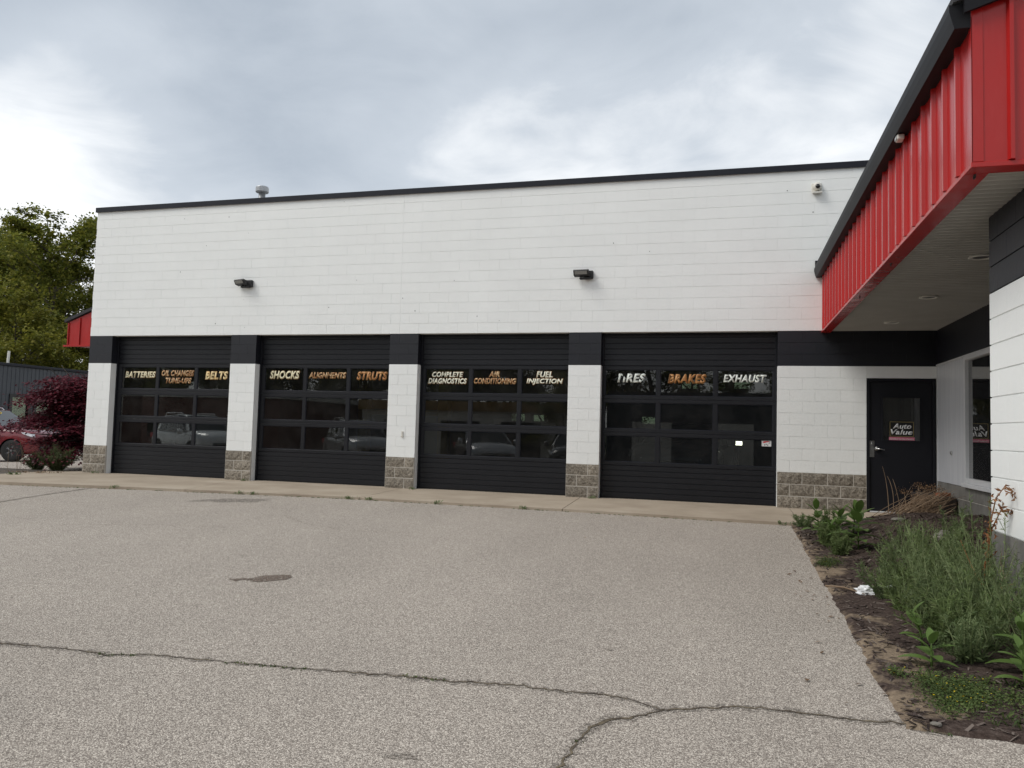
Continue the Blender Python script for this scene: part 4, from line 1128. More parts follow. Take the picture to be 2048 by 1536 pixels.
for _ in range(330):
    x_ = rng.uniform(-19, 0.3)
    if noise.noise(Vector((x_ * 0.9, 0.3, 0))) < -0.12 and rng.random() < 0.85: continue
    y_ = front_y(x_) - rng.uniform(-0.01, 0.05); cen.append((x_, y_, ground(x_, y_)))
for p in crack_paths[:3]:
    for q in p[::2]:
        if noise.noise(Vector((q[0] * 1.3, q[1] * 1.3, 7))) > 0.16: cen.append((q[0], q[1], ground(*q)))
blades(cen, 12, 0.014, 0.013, 0.004, 'leaf_cover', 'crack_weeds', 'tiny green weeds sprouting along slab edge and asphalt cracks', 'weeds')
# larger tufts on the apron edge
cen = [(x_, front_y(x_) - 0.03, -0.03) for x_ in (-9.0, -8.75, -7.0, -6.6, -11.4, -3.9, -0.1, 0.1, -16.0, -5.4)] + [(-15.0, -1.35, 0.0), (-15.08, -1.42, 0.0), (-14.25, -0.12, 0.0), (-10.45, -0.1, 0.0), (-6.7, -0.1, 0.0), (-3.2, -0.1, 0.0)]
blades(cen, 26, 0.05, 0.055, 0.006, 'leaf_weed', 'edge_tufts', 'small green tufts rooted at the concrete edge and pier feet', 'weeds')

def leaf_strip(path_dir, base, length, width, droop, nseg=4, fold=0.25):
    # one broad leaf as a folded, arching strip: returns verts, faces
    d = Vector(path_dir).normalized(); side = d.cross(Vector((0, 0, 1)))
    if side.length < 1e-3: side = Vector((1, 0, 0))
    side.normalize(); p = Vector(base); V = []; F = []
    for i in range(nseg + 1):
        t = i / nseg
        w_ = width * 0.5 * math.sin(math.pi * min(0.97, 0.10 + 0.88 * t)) ** 0.8
        up = side.cross(d).normalized()
        V += [p - side * w_ + up * w_ * fold, p.copy(), p + side * w_ + up * w_ * fold]
        p = p + d * (length / nseg); d = (d + Vector((0, 0, -droop / nseg))).normalized()
    for i in range(nseg):
        a = 3 * i; F += [(a, a + 1, a + 4, a + 3), (a + 1, a + 2, a + 5, a + 4)]
    return V, F
def milkweed(x_, y_, h, n_pairs, label, ll=0.17, lean=(0, 0), seed=0):
    rnd = random.Random(seed)
    t = thing('milkweed', label, 'plant', (x_, y_, gz(x_, y_)), 'broad-leaved milkweed plants in the bed')
    pts = [Vector((lean[0] * k * k, lean[1] * k * k, h * k)) for k in (0, .25, .5, .75, 1.0)]
    mb = MB(); mb.tube(pts, [0.008, 0.0075, 0.007, 0.006, 0.004], 6); mb.build('stem', 'leaf_broad', t, True)
    for i in range(n_pairs):
        f = (i + 0.7) / n_pairs; k = min(3.999, f * 4); p = pts[int(k)].lerp(pts[int(k) + 1], k - int(k))
        a0 = i * math.pi / 2 + rnd.uniform(-.35, .35)
        for s_ in (0, math.pi):
            a = a0 + s_ + rnd.uniform(-.2, .2); el = 0.25 + 0.75 * f ** 2 + rnd.uniform(-.15, .15)
            L = ll * (0.75 + 0.5 * math.sin(math.pi * min(1, f + 0.15))) * rnd.uniform(.8, 1.15)
            V, F = leaf_strip((math.cos(a) * math.cos(el), math.sin(a) * math.cos(el), math.sin(el)), p, L, L * 0.46, 0.75 - 0.3 * f, 5)
            mb = MB(); mb.add(V, F); mb.build('leaf', 'leaf_broad', t, True)
    return t
milkweed(0.62, -4.55, 0.44, 8, 'taller broad-leaved milkweed in front of the entry door', 0.24, (0.0, -0.03), 1)
milkweed(0.34, -3.25, 0.34, 6, 'broad-leaved milkweed at the bed corner nearest the EXHAUST door', 0.22, (-0.04, 0), 2)
milkweed(0.52, -3.65, 0.34, 7, 'broad-leaved milkweed between the bed corner and the taller one', 0.22, (0.03, 0), 3)
milkweed(0.72, -3.5, 0.30, 6, 'milkweed at the back of the corner clump, nearest the entry door', 0.20, (0.03, 0), 13)
milkweed(0.40, -4.15, 0.24, 5, 'low milkweed at the front of the corner clump', 0.20, (-0.03, 0), 14)
milkweed(0.42, -8.72, 0.15, 4, 'low bright green milkweed at the sandy bed edge', 0.15, (0.0, 0.0), 4)
milkweed(0.46, -8.30, 0.24, 3, 'milkweed with drooping leaves poking out under the feathery weeds', 0.15, (-0.08, -0.02), 5)
milkweed(0.84, -9.0, 0.24, 4, 'milkweed cut by the picture edge, in front of the feathery weeds', 0.14, (-0.02, 0), 6)
milkweed(0.92, -8.75, 0.36, 5, 'milkweed half hidden among the feathery weeds by the near wall', 0.16, (-0.02, 0), 8)

def feather_weed(x_, y_, h, n_stems, spread, label, mat='leaf_weed', seed=0, cat='weed', group='feathery weeds massed in the bed', lean=(0, 0), leafs=1.0, name='feathery_weed'):
    rnd = np.random.default_rng(seed); t = thing(name, label, cat, (x_, y_, gz(x_, y_)), group)
    mb = MB(); LP = []; LD = []; LS = []
    for s_ in range(n_stems):
        a = rnd.uniform(0, 2 * np.pi); r0 = rnd.uniform(0, 0.05); b = Vector((r0 * np.cos(a), r0 * np.sin(a), -0.02))
        out = spread * rnd.uniform(0.15, 1.0); hh = h * rnd.uniform(0.45, 1.08) * (1 - 0.25 * out / max(spread, .01))
        tip = Vector((out * np.cos(a) + lean[0], out * np.sin(a) + lean[1], hh)); mid = b.lerp(tip, 0.5) + Vector((rnd.normal(0, .02), rnd.normal(0, .02), hh * 0.09))
        pts = [(b * (1 - q) ** 2 + mid * 2 * q * (1 - q) + tip * q * q) for q in np.linspace(0, 1, 7)]
        mb.tube(pts, [0.0040, 0.0038, 0.0035, 0.0031, 0.0026, 0.002, 0.001], 4)
        def along(P_, n_, L0, L1):
            for _ in range(n_):
                q = rnd.uniform(0.05, 1.0); k = min(len(P_) - 1.001, q * (len(P_) - 1)); i = int(k); p = P_[i].lerp(P_[i + 1], k - i)
                d = (P_[i + 1] - P_[i]).normalized(); rr = Vector(rnd.normal(0, 1, 3)); rr = (rr - d * rr.dot(d)).normalized()
                LP.append(p); LD.append((d * rnd.uniform(.6, 1.5) + rr).normalized()); LS.append(rnd.uniform(L0, L1) * (1.15 - .5 * q))
        along(pts, int(34 * leafs), 0.03, 0.075)
        for _ in range(int(6 * leafs)):
            q = rnd.uniform(0.2, 0.9); k = q * 6; i = min(5, int(k)); p = pts[i].lerp(pts[i + 1], k - i)
            aa = rnd.uniform(0, 2 * np.pi); L = hh * rnd.uniform(.16, .42) * (1.15 - q * .6)
            e_ = p + Vector((np.cos(aa) * L * .5, np.sin(aa) * L * .5, L * .88)) + (tip - b) * .12 * L; m2 = p.lerp(e_, .5) + Vector((np.cos(aa), np.sin(aa), -.4)) * L * .06
            bp = [p, m2, e_]; mb.tube(bp, [0.0021, 0.0016, 0.0008], 3); along(bp, int(13 * leafs), 0.016, 0.040)
    mb.build('stems', 'weed_stem' if mat != 'leaf_bush' else mat, t)
    LP = np.array(LP); LD = np.array(LD); LS = np.array(LS)[:, None]
    sd = np.cross(LD, rnd.normal(0, 1, LD.shape)); sd /= np.linalg.norm(sd, axis=1)[:, None]
    w_ = LS * 0.088
    Vv = np.stack([LP, LP + LD * LS * .5 + sd * w_, LP + LD * LS - np.array([0, 0, 1]) * LS * .12, LP + LD * LS * .5 - sd * w_], 1)
    ob('foliage', npmesh('foliage', Vv.reshape(-1, 3), np.arange(len(Vv) * 4).reshape(-1, 4), mat), t)
    return t
FW = 'feathery grey-green weed tangled with its neighbours beside the near wall'
for i, (x_, y_, h, n_, sp) in enumerate([(0.62, -6.30, 0.54, 14, .30), (0.98, -5.8, 0.54, 11, .30), (0.72, -7.0, 0.66, 24, .36), (0.98, -7.6, 0.72, 24, .36), (0.64, -7.75, 0.54, 24, .32), (0.80, -8.25, 0.54, 24, .32), (1.05, -8.45, 0.62, 22, .32), (0.68, -8.55, 0.32, 22, .24), (1.02, -6.9, 0.68, 20, .32), (0.50, -6.9, 0.38, 16, .24), (0.92, -8.0, 0.66, 20, .34), (0.60, -8.15, 0.36, 20, .24), (0.82, -7.3, 0.62, 20, .34), (1.10, -6.3, 0.60, 14, .3), (0.55, -7.35, 0.42, 18, .26)]):
    feather_weed(x_, y_, h * (1.05 if y_ < -6.6 else .78), int(n_ * 1.2), sp * 1.35, FW, ['leaf_weed', 'leaf_weed', 'leaf_weed_dark'][i % 3], 100 + i)
feather_weed(1.02, -7.85, 0.98, 9, .30, 'tallest loose feathery weed rising against the near white wall', 'leaf_weed', 141, leafs=0.8)
feather_weed(1.08, -7.25, 0.92, 8, .30, 'tall loose feathery weed beside the withered russet stalk', 'leaf_weed', 142, leafs=0.8)
feather_weed(0.80, -6.7, 0.80, 8, .32, 'tall thin feathery weed standing above the tangled mass', 'leaf_weed', 143, leafs=0.7)
feather_weed(0.30, -4.2, 0.32, 24, .24, 'low dark feathery weed below the milkweeds at the asphalt edge', 'leaf_weed_dark', 131)
feather_weed(0.38, -4.75, 0.30, 24, .24, 'low feathery weed above the small yellow flowers', 'leaf_weed_dark', 132)
feather_weed(0.22, -2.62, 0.22, 18, .2, 'small feathery weed at the tip of the bed by the concrete', 'leaf_weed', 133)
feather_weed(0.50, -3.0, 0.34, 20, .24, 'feathery weed growing under the corner milkweed', 'leaf_weed_dark', 134)
feather_weed(0.95, -5.2, 0.40, 9, .22, 'loose feathery weed standing alone in the dark mulch', 'leaf_weed', 135)
feather_weed(1.45, -4.9, 0.46, 9, .22, 'thin feathery weed in front of the grey foundation', 'leaf_weed', 136)
feather_weed(1.75, -4.2, 0.42, 8, .2, 'thin feathery weed beside the pale rock', 'leaf_weed', 137)

# low ground cover with yellow flowers
P = []
for cx_, cy_, rr, n_ in ((0.40, -9.28, 0.15, 2600), (0.52, -9.12, 0.13, 1500), (0.33, -9.05, 0.09, 700), (0.17, -5.45, 0.09, 700), (0.24, -5.25, 0.12, 600), (0.18, -8.95, 0.05, 260), (0.75, -9.25, 0.16, 900), (0.3, -9.5, 0.06, 200)):
    for _ in range(n_):
        x_, y_ = rng.normal(cx_, rr * .55), rng.normal(cy_, rr * .9)
        if bed_h(x_, y_) > 0.0: P.append((x_, y_, gz(x_, y_) + rng.uniform(0.0, 0.035)))
V, F = scatter(P, rng.uniform(0.010, 0.022, len(P)), LEAF4, 0.7)
n1 = len(P)
Q = [P[i] for i in rng.choice(n1, 110, replace=False)]; Q = [(a, b, c_ + 0.012) for a, b, c_ in Q]
V2, F2 = scatter(Q, rng.uniform(0.005, 0.009, len(Q)), [(-.5, -.5, 0), (.5, -.5, 0), (.5, .5, 0), (-.5, .5, 0)], 0.4)
tag(ob('ground_cover', npmesh('ground_cover', np.vstack([V, V2]), np.vstack([F, F2 + len(V)]), ['leaf_cover', 'flower_yellow'], [0] * len(F) + [1] * len(F2))), 'low creeping ground cover dotted with tiny yellow flowers', 'ground cover', kind='stuff')
# tiny white flowers among the feathery weeds
P = [(rng.normal(0.86, .04), rng.normal(-7.75, .12), 0) for _ in range(34)]
P = [(a, b, gz(a, b) + rng.uniform(0.05, 0.36)) for a, b, _ in P]
V, F = scatter(P, rng.uniform(0.006, 0.012, len(P)), LEAF4)
tag(ob('white_blossom', npmesh('white_blossom', V, F, 'flower_white')), 'tiny white blossoms among the feathery weeds', 'flowers', kind='stuff')
# grass blades in the near bed corner
cen = [(rng.uniform(0.35, 1.1), rng.uniform(-9.7, -8.9)) for _ in range(46)]
blades([(a, b, gz(a, b)) for a, b in cen], 10, 0.03, 0.045, 0.0022, 'leaf_cover', 'bed_grass', 'sparse short grass on the bare soil of the bed', 'grass')

# dried perennial: fallen bundle of canes, upright canes and seed heads
dry = thing('dried_perennial', 'dead tan perennial with fallen canes and brown flower heads by the door', 'plant', (1.55, -2.3, gz(1.55, -2.3)))
rd = np.random.default_rng(9)
mb = MB()
for i in range(230):
    a = Vector((rd.normal(-0.12, .16), rd.normal(-0.05, .18), rd.uniform(-.01, .05)))
    e_ = Vector((rd.uniform(0.25, 0.80), rd.uniform(0.1, 1.0), rd.uniform(0.06, .50)))
    m_ = a.lerp(e_, .5) + Vector((rd.normal(0, .05), rd.normal(0, .05), rd.uniform(.02, .10)))
    pts = [a * (1 - q) ** 2 + m_ * 2 * q * (1 - q) + e_ * q * q for q in np.linspace(0, 1, 6)]
    mb.tube(pts, [0.0042, .004, .0036, .0032, .0027, .0018], 4)
mb.build('fallen_canes', 'dry_stem', dry)
heads = []
for tip, b in (((-0.27, 0.1, 0.80), (-.2, 0.05, 0)), ((-0.18, 0.25, .66), (-.16, 0.1, 0)), ((-.1, .3, .62), (.0, .2, 0)), ((0.30, .6, .52), (.1, .3, .05)), ((.40, .7, .47), (.15, .35, .05)), ((.50, .75, .50), (.2, .4, .05)), ((.22, .4, .38), (.0, .2, 0)), ((.62, .9, .46), (.3, .5, .1)), ((.15, .35, .28), (0, .2, 0)), ((-.05, .15, .12), (-.15, .05, 0)), ((.7, 1.0, .40), (.3, .6, .1)), ((.33, .5, .3), (.1, .3, 0)), ((0.05, .3, .45), (0.05, .1, 0)), ((.45, .55, .36), (.2, .3, 0))):
    a = Vector(b); e_ = Vector(tip); m_ = a.lerp(e_, .55) + Vector((rd.normal(0, .05), rd.normal(0, .04), .05))
    mb = MB(); mb.tube([a * (1 - q) ** 2 + m_ * 2 * q * (1 - q) + e_ * q * q for q in np.linspace(0, 1, 8)], [.0055, .005, .0048, .0045, .004, .0035, .003, .002], 5)
    mb.build('cane', 'dry_stem', dry); heads.append(e_)
for e_ in heads[3:]:
    n_ = 90; P = np.array(e_) + rd.normal(0, 1, (n_, 3)) * np.array([.05, .05, .028]); V, F = scatter(P, rd.uniform(.012, .03, n_), LEAF4)
    ob('flower_head', npmesh('flower_head', V, F, 'dry_brown'), dry)['kind'] = 'stuff'
wit = thing('withered_weed', 'tall withered russet weed with curled leaves against the near white wall', 'plant', (1.02, -7.62, gz(1.02, -7.62)))
mb = MB()
stems = [[(0, 0, 0), (.02, .0, .25), (.03, .02, .48), (.06, 0, .66), (.10, -.03, .74), (.13, -.06, .70)], [(0, 0, 0), (.015, .03, .3), (0.05, .03, .5), (.10, .02, .62), (.13, 0, .60)], [(.0, 0, .18), (-.05, .05, .30), (-.09, .07, .42)], [(0, 0, .12), (.09, -.02, .2), (.17, -.05, .24)]]
for s_ in stems: mb.tube(s_, [.006 - .0045 * i / (len(s_) - 1) for i in range(len(s_))], 5)
mb.build('stem', 'dry_russet', wit)
P = []
for s_ in stems[:2]:
    for i in range(1, len(s_) - 1):
        for _ in range(16): q = rd.random(); P.append(np.array(s_[i]) * (1 - q) + np.array(s_[i + 1]) * q + rd.normal(0, .018, 3) + np.array([0, 0, -.012]))
V, F = scatter(P, rd.uniform(.018, .045, len(P)), [(-.5, 0, .12), (0, -.2, -.05), (.5, 0, .15), (0, .2, -.05)])
ob('curled_leaves', npmesh('curled_leaves', V, F, 'dry_russet'), wit)
wit.scale = (1.4, 1.4, 1.38)
mb = MB()
for i in range(7):
    a = Vector((1.05 + rd.normal(0, .03), -8.0 + rd.normal(0, .12), 0)); a.z = gz(a.x, a.y); mb.tube([a, a + Vector((rd.normal(0, .04), rd.normal(0, .04), .25)), a + Vector((rd.normal(0.02, .07), rd.normal(0, .07), rd.uniform(.4, .6)))], [.003, .0025, .001], 4)
tag(mb.build('dead_stalks', 'dry_stem'), 'thin dead grass stalks standing against the concrete base', 'dead grass', kind='stuff')

# stones, bag, crate, brick, twig
def lump(name, label, cat, loc, size, seed, mat, sub=3, amp=0.28, flat=1.0, group=None, fr=2.0):
    bm = bmesh.new(); bmesh.ops.create_icosphere(bm, subdivisions=sub, radius=1.0)
    for v in bm.verts:
        d = v.co.normalized(); k = 1 + amp * noise.noise(d * fr + Vector((seed, 0, 0))) + amp * .45 * noise.noise(d * fr * 2.7 + Vector((0, seed, 0)))
        v.co = Vector((d.x * size[0] * k, d.y * size[1] * k, d.z * size[2] * k))
        if v.co.z < -size[2] * .45: v.co.z = -size[2] * .45
    me = bpy.data.meshes.new(name); bm.to_mesh(me); bm.free(); me.materials.append(MAT[mat])
    o = tag(ob(name, me, None, (loc[0], loc[1], gz(loc[0], loc[1]) + size[2] * .38)), label, cat, group); return o
lump('rock', 'pale rounded rock half hidden by weeds in the mulch', 'rock', (1.55, -4.35), (.12, .10, .075), 3, 'rock')
lump('rock', 'small flat pale stone in the mulch behind the rounded rock', 'rock', (1.30, -3.15), (.085, .06, .03), 5, 'rock', 2)
lump('rock', 'pale stone low against the concrete base beside the weeds', 'rock', (1.12, -6.9), (.09, .09, .06), 8, 'rock', 2)
lump('rock', 'little buff pebble at the asphalt edge near the picture corner', 'rock', (0.21, -9.74), (.028, .02, .012), 9, 'rock', 2)
lump('plastic_bag', 'crumpled white plastic bag lying among weeds at the bed edge', 'bag', (0.35, -6.72), (.075, .06, .05), 4, 'bag_white', 3, 0.42, fr=2.2)
lump('plastic_scrap', 'torn white plastic scrap showing through weeds past the bag', 'bag', (0.58, -6.55), (.07, .02, .018), 6, 'bag_white', 3, 0.6, fr=3.5)
mb = MB()
for i in range(4): mb.cbox(2.06, 2.47, -1.20 + .26 * i, -0.95 + .26 * i, 0.001, 0.375, 0.01)
tag(mb.build('crate', 'wood_dark'), 'dark weathered box behind the dead canes against the foundation', 'crate')
mb = MB(); mb.cbox(-.1, .1, -.045, .045, 0, .055, .006); br = tag(mb.build('loose_brick', 'brick_orange', None, False, (2.33, -1.02, .376), R(24)), 'broken orange brick lying on the dark box', 'brick')
mb = MB(); mb.tube([(.06, -6.45, gz(.06, -6.45) + .012), (.2, -6.6, gz(.2, -6.6) + .02), (.34, -6.8, gz(.34, -6.8) + .012)], [.008, .007, .003], 5); tag(mb.build('twig', 'dry_stem'), 'bare twig across the sandy edge near the plastic bag', 'twig')

# ---------------------------------------------------------------- trees and shrubs
def branch_path(p, d, L, n, wob, up, rnd):
    pts = [p.copy()]; d = d.normalized()
    for i in range(n):
        d = (d + Vector((rnd.gauss(0, wob), rnd.gauss(0, wob), rnd.gauss(0, wob) + up))).normalized(); p = p + d * (L / n); pts.append(p.copy())
    return pts
def make_tree_meshes(seed, H, base_h, rad, nleaf, lsize, leafmat_, limbs=15, spread=0.55):
    rnd = random.Random(seed); r2 = np.random.default_rng(seed)
    wood = MB(); tips = []
    tr = branch_path(Vector((0, 0, -0.3)), Vector((0, 0, 1)), H * 0.93, 10, 0.05, 0.05, rnd)
    r0 = H * 0.021
    wood.tube(tr, [r0 * (1 - 0.93 * (i / 10) ** 0.8) for i in range(11)], 8)
    for li in range(limbs):
        f = base_h + (0.97 - base_h) * ((li + rnd.random() * .7) / limbs); k = f * 10; i = min(9, int(k)); p = tr[i].lerp(tr[i + 1], k - i)
        prof = math.sin(math.pi * min(1, max(0.0, 0.20 + 0.78 * (f - base_h) / (1 - base_h)))) ** 0.7
        a = li * 2.4 + rnd.uniform(-.5, .5); el = rnd.uniform(0.05, .5) + 0.7 * (f - base_h)
        L = rad * prof * rnd.uniform(.75, 1.15)
        lp = branch_path(p, Vector((math.cos(a) * math.cos(el), math.sin(a) * math.cos(el), math.sin(el))), L, 6, .16, .04, rnd)
        rl = r0 * 0.42 * (1 - .6 * f)
        wood.tube(lp, [rl * (1 - .85 * j / 6) for j in range(7)], 5)
        for s_ in range(6):
            q = 0.25 + .75 * (s_ + rnd.random()) / 6; k = min(5.99, q * 6); j = int(k); p2 = lp[j].lerp(lp[j + 1], k - j)
            aa = a + rnd.uniform(-1.3, 1.3); e2 = rnd.uniform(-.15, .9); L2 = L * rnd.uniform(.25, .48)
            sp_ = branch_path(p2, Vector((math.cos(aa) * math.cos(e2), math.sin(aa) * math.cos(e2), math.sin(e2))), L2, 4, .22, .05, rnd)
            wood.tube(sp_, [rl * .38 * (1 - .8 * j2 / 4) for j2 in range(5)], 4)
            for t_ in range(4):
                p3 = sp_[rnd.randint(1, 4)]; a3 = aa + rnd.uniform(-1.6, 1.6); e3 = rnd.uniform(-.2, 1.0); L3 = L2 * rnd.uniform(.3, .6)
                tw = branch_path(p3, Vector((math.cos(a3) * math.cos(e3), math.sin(a3) * math.cos(e3), math.sin(e3))), L3, 2, .2, .06, rnd)
                wood.tube(tw, [rl * .15, rl * .1, rl * .05], 3, cap=False); tips += [tw[1], tw[2]]
            tips.append(sp_[-1])
    T = np.array([tuple(t) for t in tips]); n_t = len(T)
    idx = r2.integers(0, n_t, nleaf)
    wts = r2.uniform(.35, 1.3, n_t)[idx][:, None]
    P = T[idx] + r2.normal(0, 1, (nleaf, 3)) * np.array([1, 1, .62]) * spread * wts
    global rng
    sv = rng; rng = r2
    V, F = scatter(P, r2.uniform(.6, 1.3, nleaf) * lsize, [(-.5, 0, 0), (-.05, -.36, .06), (.5, 0, -.04), (-.05, .36, .06)], 0.75)
    rng = sv
    return wood.mesh('trunk', 'bark', True), npmesh('crown', V, F, leafmat_)
def put_tree(name, label, meshes, loc, rz=0, s=1.0, group=None):
    t = thing(name, label, 'tree', loc, group, rz); t.scale = (s, s, s)
    ob('trunk', meshes[0], t); ob('crown', meshes[1], t); return t
TA = make_tree_meshes(3, 17.6, 0.22, 6.6, 34000, 0.25, 'leaf_tree', 17, .42)
TB = make_tree_meshes(8, 16.5, 0.18, 6.8, 34000, 0.25, 'leaf_tree', 18, .46)
TC = make_tree_meshes(14, 8.5, 0.15, 4.2, 17000, 0.21, 'leaf_tree_light', 13, .40)
GB = 'big trees behind the dark metal building'
put_tree('oak_tree', 'tallest green tree behind the dark building, open crown with visible limbs', TA, (-48.2, 29.0, -0.6), 0.4, 0.92, GB)
put_tree('oak_tree', 'dense green tree behind the dark building at the picture edge', TB, (-55.0, 27.5, -0.6), 1.0, 0.95, GB)
put_tree('oak_tree', 'green tree rising close beside the white garage corner', TB, (-52.5, 36.0, -0.6), 2.6, 0.90, GB)
put_tree('oak_tree', 'darker green tree seen between the tall crowns, farther back', TA, (-60, 38, -0.6), 4.0, 1.05, GB)
put_tree('young_tree', 'lower yellow-green tree just over the dark building roof', TC, (-42.0, 22.5, -0.6), 0.0, 0.98)
put_tree('young_tree', 'yellow-green tree beside the red side canopy, above the maple', TC, (-38.5, 24.5, -0.6), 2.0, 0.82)

# Japanese maple, layered pads of dark red leaves
rm = np.random.default_rng(17); rmp = random.Random(17)
mp_ = thing('japanese_maple', 'spreading dark red maple at the far corner of the garage', 'tree', (-16.15, 1.95, ground(-16.15, 1.95)))
mb = MB(); pads = []
mb.tube([(0, 0, -.1), (.03, .02, .3), (-.04, .0, .6)], [.11, .09, .075], 8)
for i in range(34):
    a = i * 2.4 + rmp.uniform(-.3, .3); z_ = .35 + 2.15 * ((i % 17) / 16.0); prof = math.sqrt(max(.05, 1 - ((z_ - 1.1) / 1.75) ** 2))
    rr = 1.72 * prof * rmp.uniform(.62, 1.06)
    e_ = Vector((math.cos(a) * rr, math.sin(a) * rr, z_ + .08)); b_ = Vector((-.03, 0, min(z_ * .55, .9) + .1)); m_ = b_.lerp(e_, .5) + Vector((0, 0, .22))
    pts = [b_ * (1 - q) ** 2 + m_ * 2 * q * (1 - q) + e_ * q * q for q in np.linspace(0, 1, 7)]
    mb.tube(pts, [.034, .03, .026, .021, .016, .011, .006], 5)
    for q in (3, 4, 5, 6):
        if pts[q].z > 1.15 or pts[q].x > -.35 or (pts[q].z > .75 and pts[q].x > -1.05):
            if pts[q].z > 2.5 + .75 * min(.3, pts[q].x + .2): continue
            pads.append((pts[q], .22 + .10 * q / 6))
mb.build('trunk', 'bark', mp_, True)
P = []
for p, r_ in pads:
    n_ = 620; P.append(np.array(p) + rm.normal(0, 1, (n_, 3)) * np.array([r_, r_, .055]) + np.array([0, 0, -.03]))
P = np.vstack(P); sv = rng; rng = rm
V, F = scatter(P, rm.uniform(.05, .10, len(P)), [(-.5, 0, 0), (-.1, -.36, .05), (.5, 0, -.12), (-.1, .36, .05)], 0.45); rng = sv
V[:, 2] -= 0.18 * ((V[:, 0] ** 2 + V[:, 1] ** 2) / 2.2)
ob('crown', npmesh('crown', V, F, 'leaf_maple'), mp_)
feather_weed(-15.55, 0.20, 0.60, 70, .55, 'grey-green bush growing under the dark red maple', 'leaf_bush', 201, 'bush', None, (0, 0), 2.2, 'low_bush')
feather_weed(-16.25, 0.35, 0.50, 26, .38, 'smaller green bush at the outer side under the maple', 'leaf_bush', 202, 'bush', None, (-.1, 0), 2.2, 'low_bush')
mb = MB()
for i in range(6):
    a = Vector((-16.5 + rd.normal(0, .12), .0 + rd.normal(0, .1), -.06)); mb.tube([a, a + Vector((rd.normal(0, .05), 0, .35)), a + Vector((rd.normal(0, .14), 0, rd.uniform(.5, .85)))], [.004, .003, .001], 4)
tag(mb.build('dry_stalks', 'dry_stem'), 'thin dry stalks standing beside the bush under the maple', 'dead grass', kind='stuff')
cen = [(rng.uniform(-17.6, -14.8), rng.uniform(-.75, -.45)) for _ in range(90)]
blades([(a, b, ground(a, b) - .0) for a, b in cen], 8, .05, .06, .004, 'dry_stem', 'dry_verge', 'dry grass along the back edge of the concrete under the maple', 'grass')

# ---------------------------------------------------------------- dark metal building in the left background
gb = thing('metal_building', 'dark slate ribbed metal building behind the red car', 'building')
GX = -35.0
mb = MB(); wall_cells(mb, 6.0, 34.0, -1.0, 3.66, [(16.12, 17.18, 0.9, 2.2), (17.52, 18.58, 0.9, 2.17), (10.5, 11.6, .9, 2.2)], lambda a, b, c_, d: mb.box(GX - 0.2, GX, a, b, c_, d)); mb.build('wall', 'slate_metal', gb)
mb = MB(); mb.box(GX - 9, GX - .2, 6.0, 6.2, -1, 3.66); mb.box(GX - 9, GX - .2, 33.8, 34, -1, 3.66); mb.box(GX - 9.2, GX - 9, 6, 34, -1, 3.66); mb.build('wall', 'slate_metal', gb)
y_ = 6.2
while y_ < 26:
    w_in = [q for q in ((16.12, 17.18), (17.52, 18.58), (10.5, 11.6)) if q[0] - .14 < y_ < q[1] + .14]
    for z0, z1 in (((-1, .78), (2.32, 3.655)) if w_in else ((-1, 3.655),)):
        mb = MB(); mb.prism([(GX, y_ - .03), (GX + .022, y_ - .015), (GX + .022, y_ + .015), (GX, y_ + .03)], 'z', z0, z1); mb.build('rib', 'slate_metal', gb)
    y_ += 0.23
mb = MB(); mb.cbox(GX - 9.3, GX + .12, 5.9, 34.1, 3.66, 3.80, .02); rf = mb.build('roof', 'cap_black', gb)
mb = MB(); mb.tube([(GX - .6, 16.35, 3.7), (GX - .62, 16.4, 4.45)], .06, 10); mb.build('vent_pipe', 'white_plastic', rf)
for a, b, c_, d in ((16.12, 17.18, 0.9, 2.2), (17.52, 18.58, 0.9, 2.17), (10.5, 11.6, .9, 2.2)):
    w_ = ob('window', None, gb); mb = MB()
    mb.box(GX - .02, GX + .05, a - .1, a + .06, c_ - .1, d + .1); mb.box(GX - .02, GX + .05, b - .06, b + .1, c_ - .1, d + .1); mb.box(GX - .02, GX + .05, a + .06, b - .06, d - .06, d + .1); mb.box(GX - .02, GX + .05, a + .06, b - .06, c_ - .1, c_ + .06)
    mb.build('window_frame', 'plastic_black', w_)
    mb = MB(); mb.box(GX - .05, GX - .045, a, b, c_, d); mb.build('pane', 'back_glass', w_)
    mb = MB(); n_ = 12
    for i in range(n_): mb.box(GX - .16 - .03 * (i % 2), GX - .14 - .03 * (i % 2), a + (b - a) * i / n_, a + (b - a) * (i + 1) / n_, c_, d)
    mb.build('curtain', 'curtain', w_)

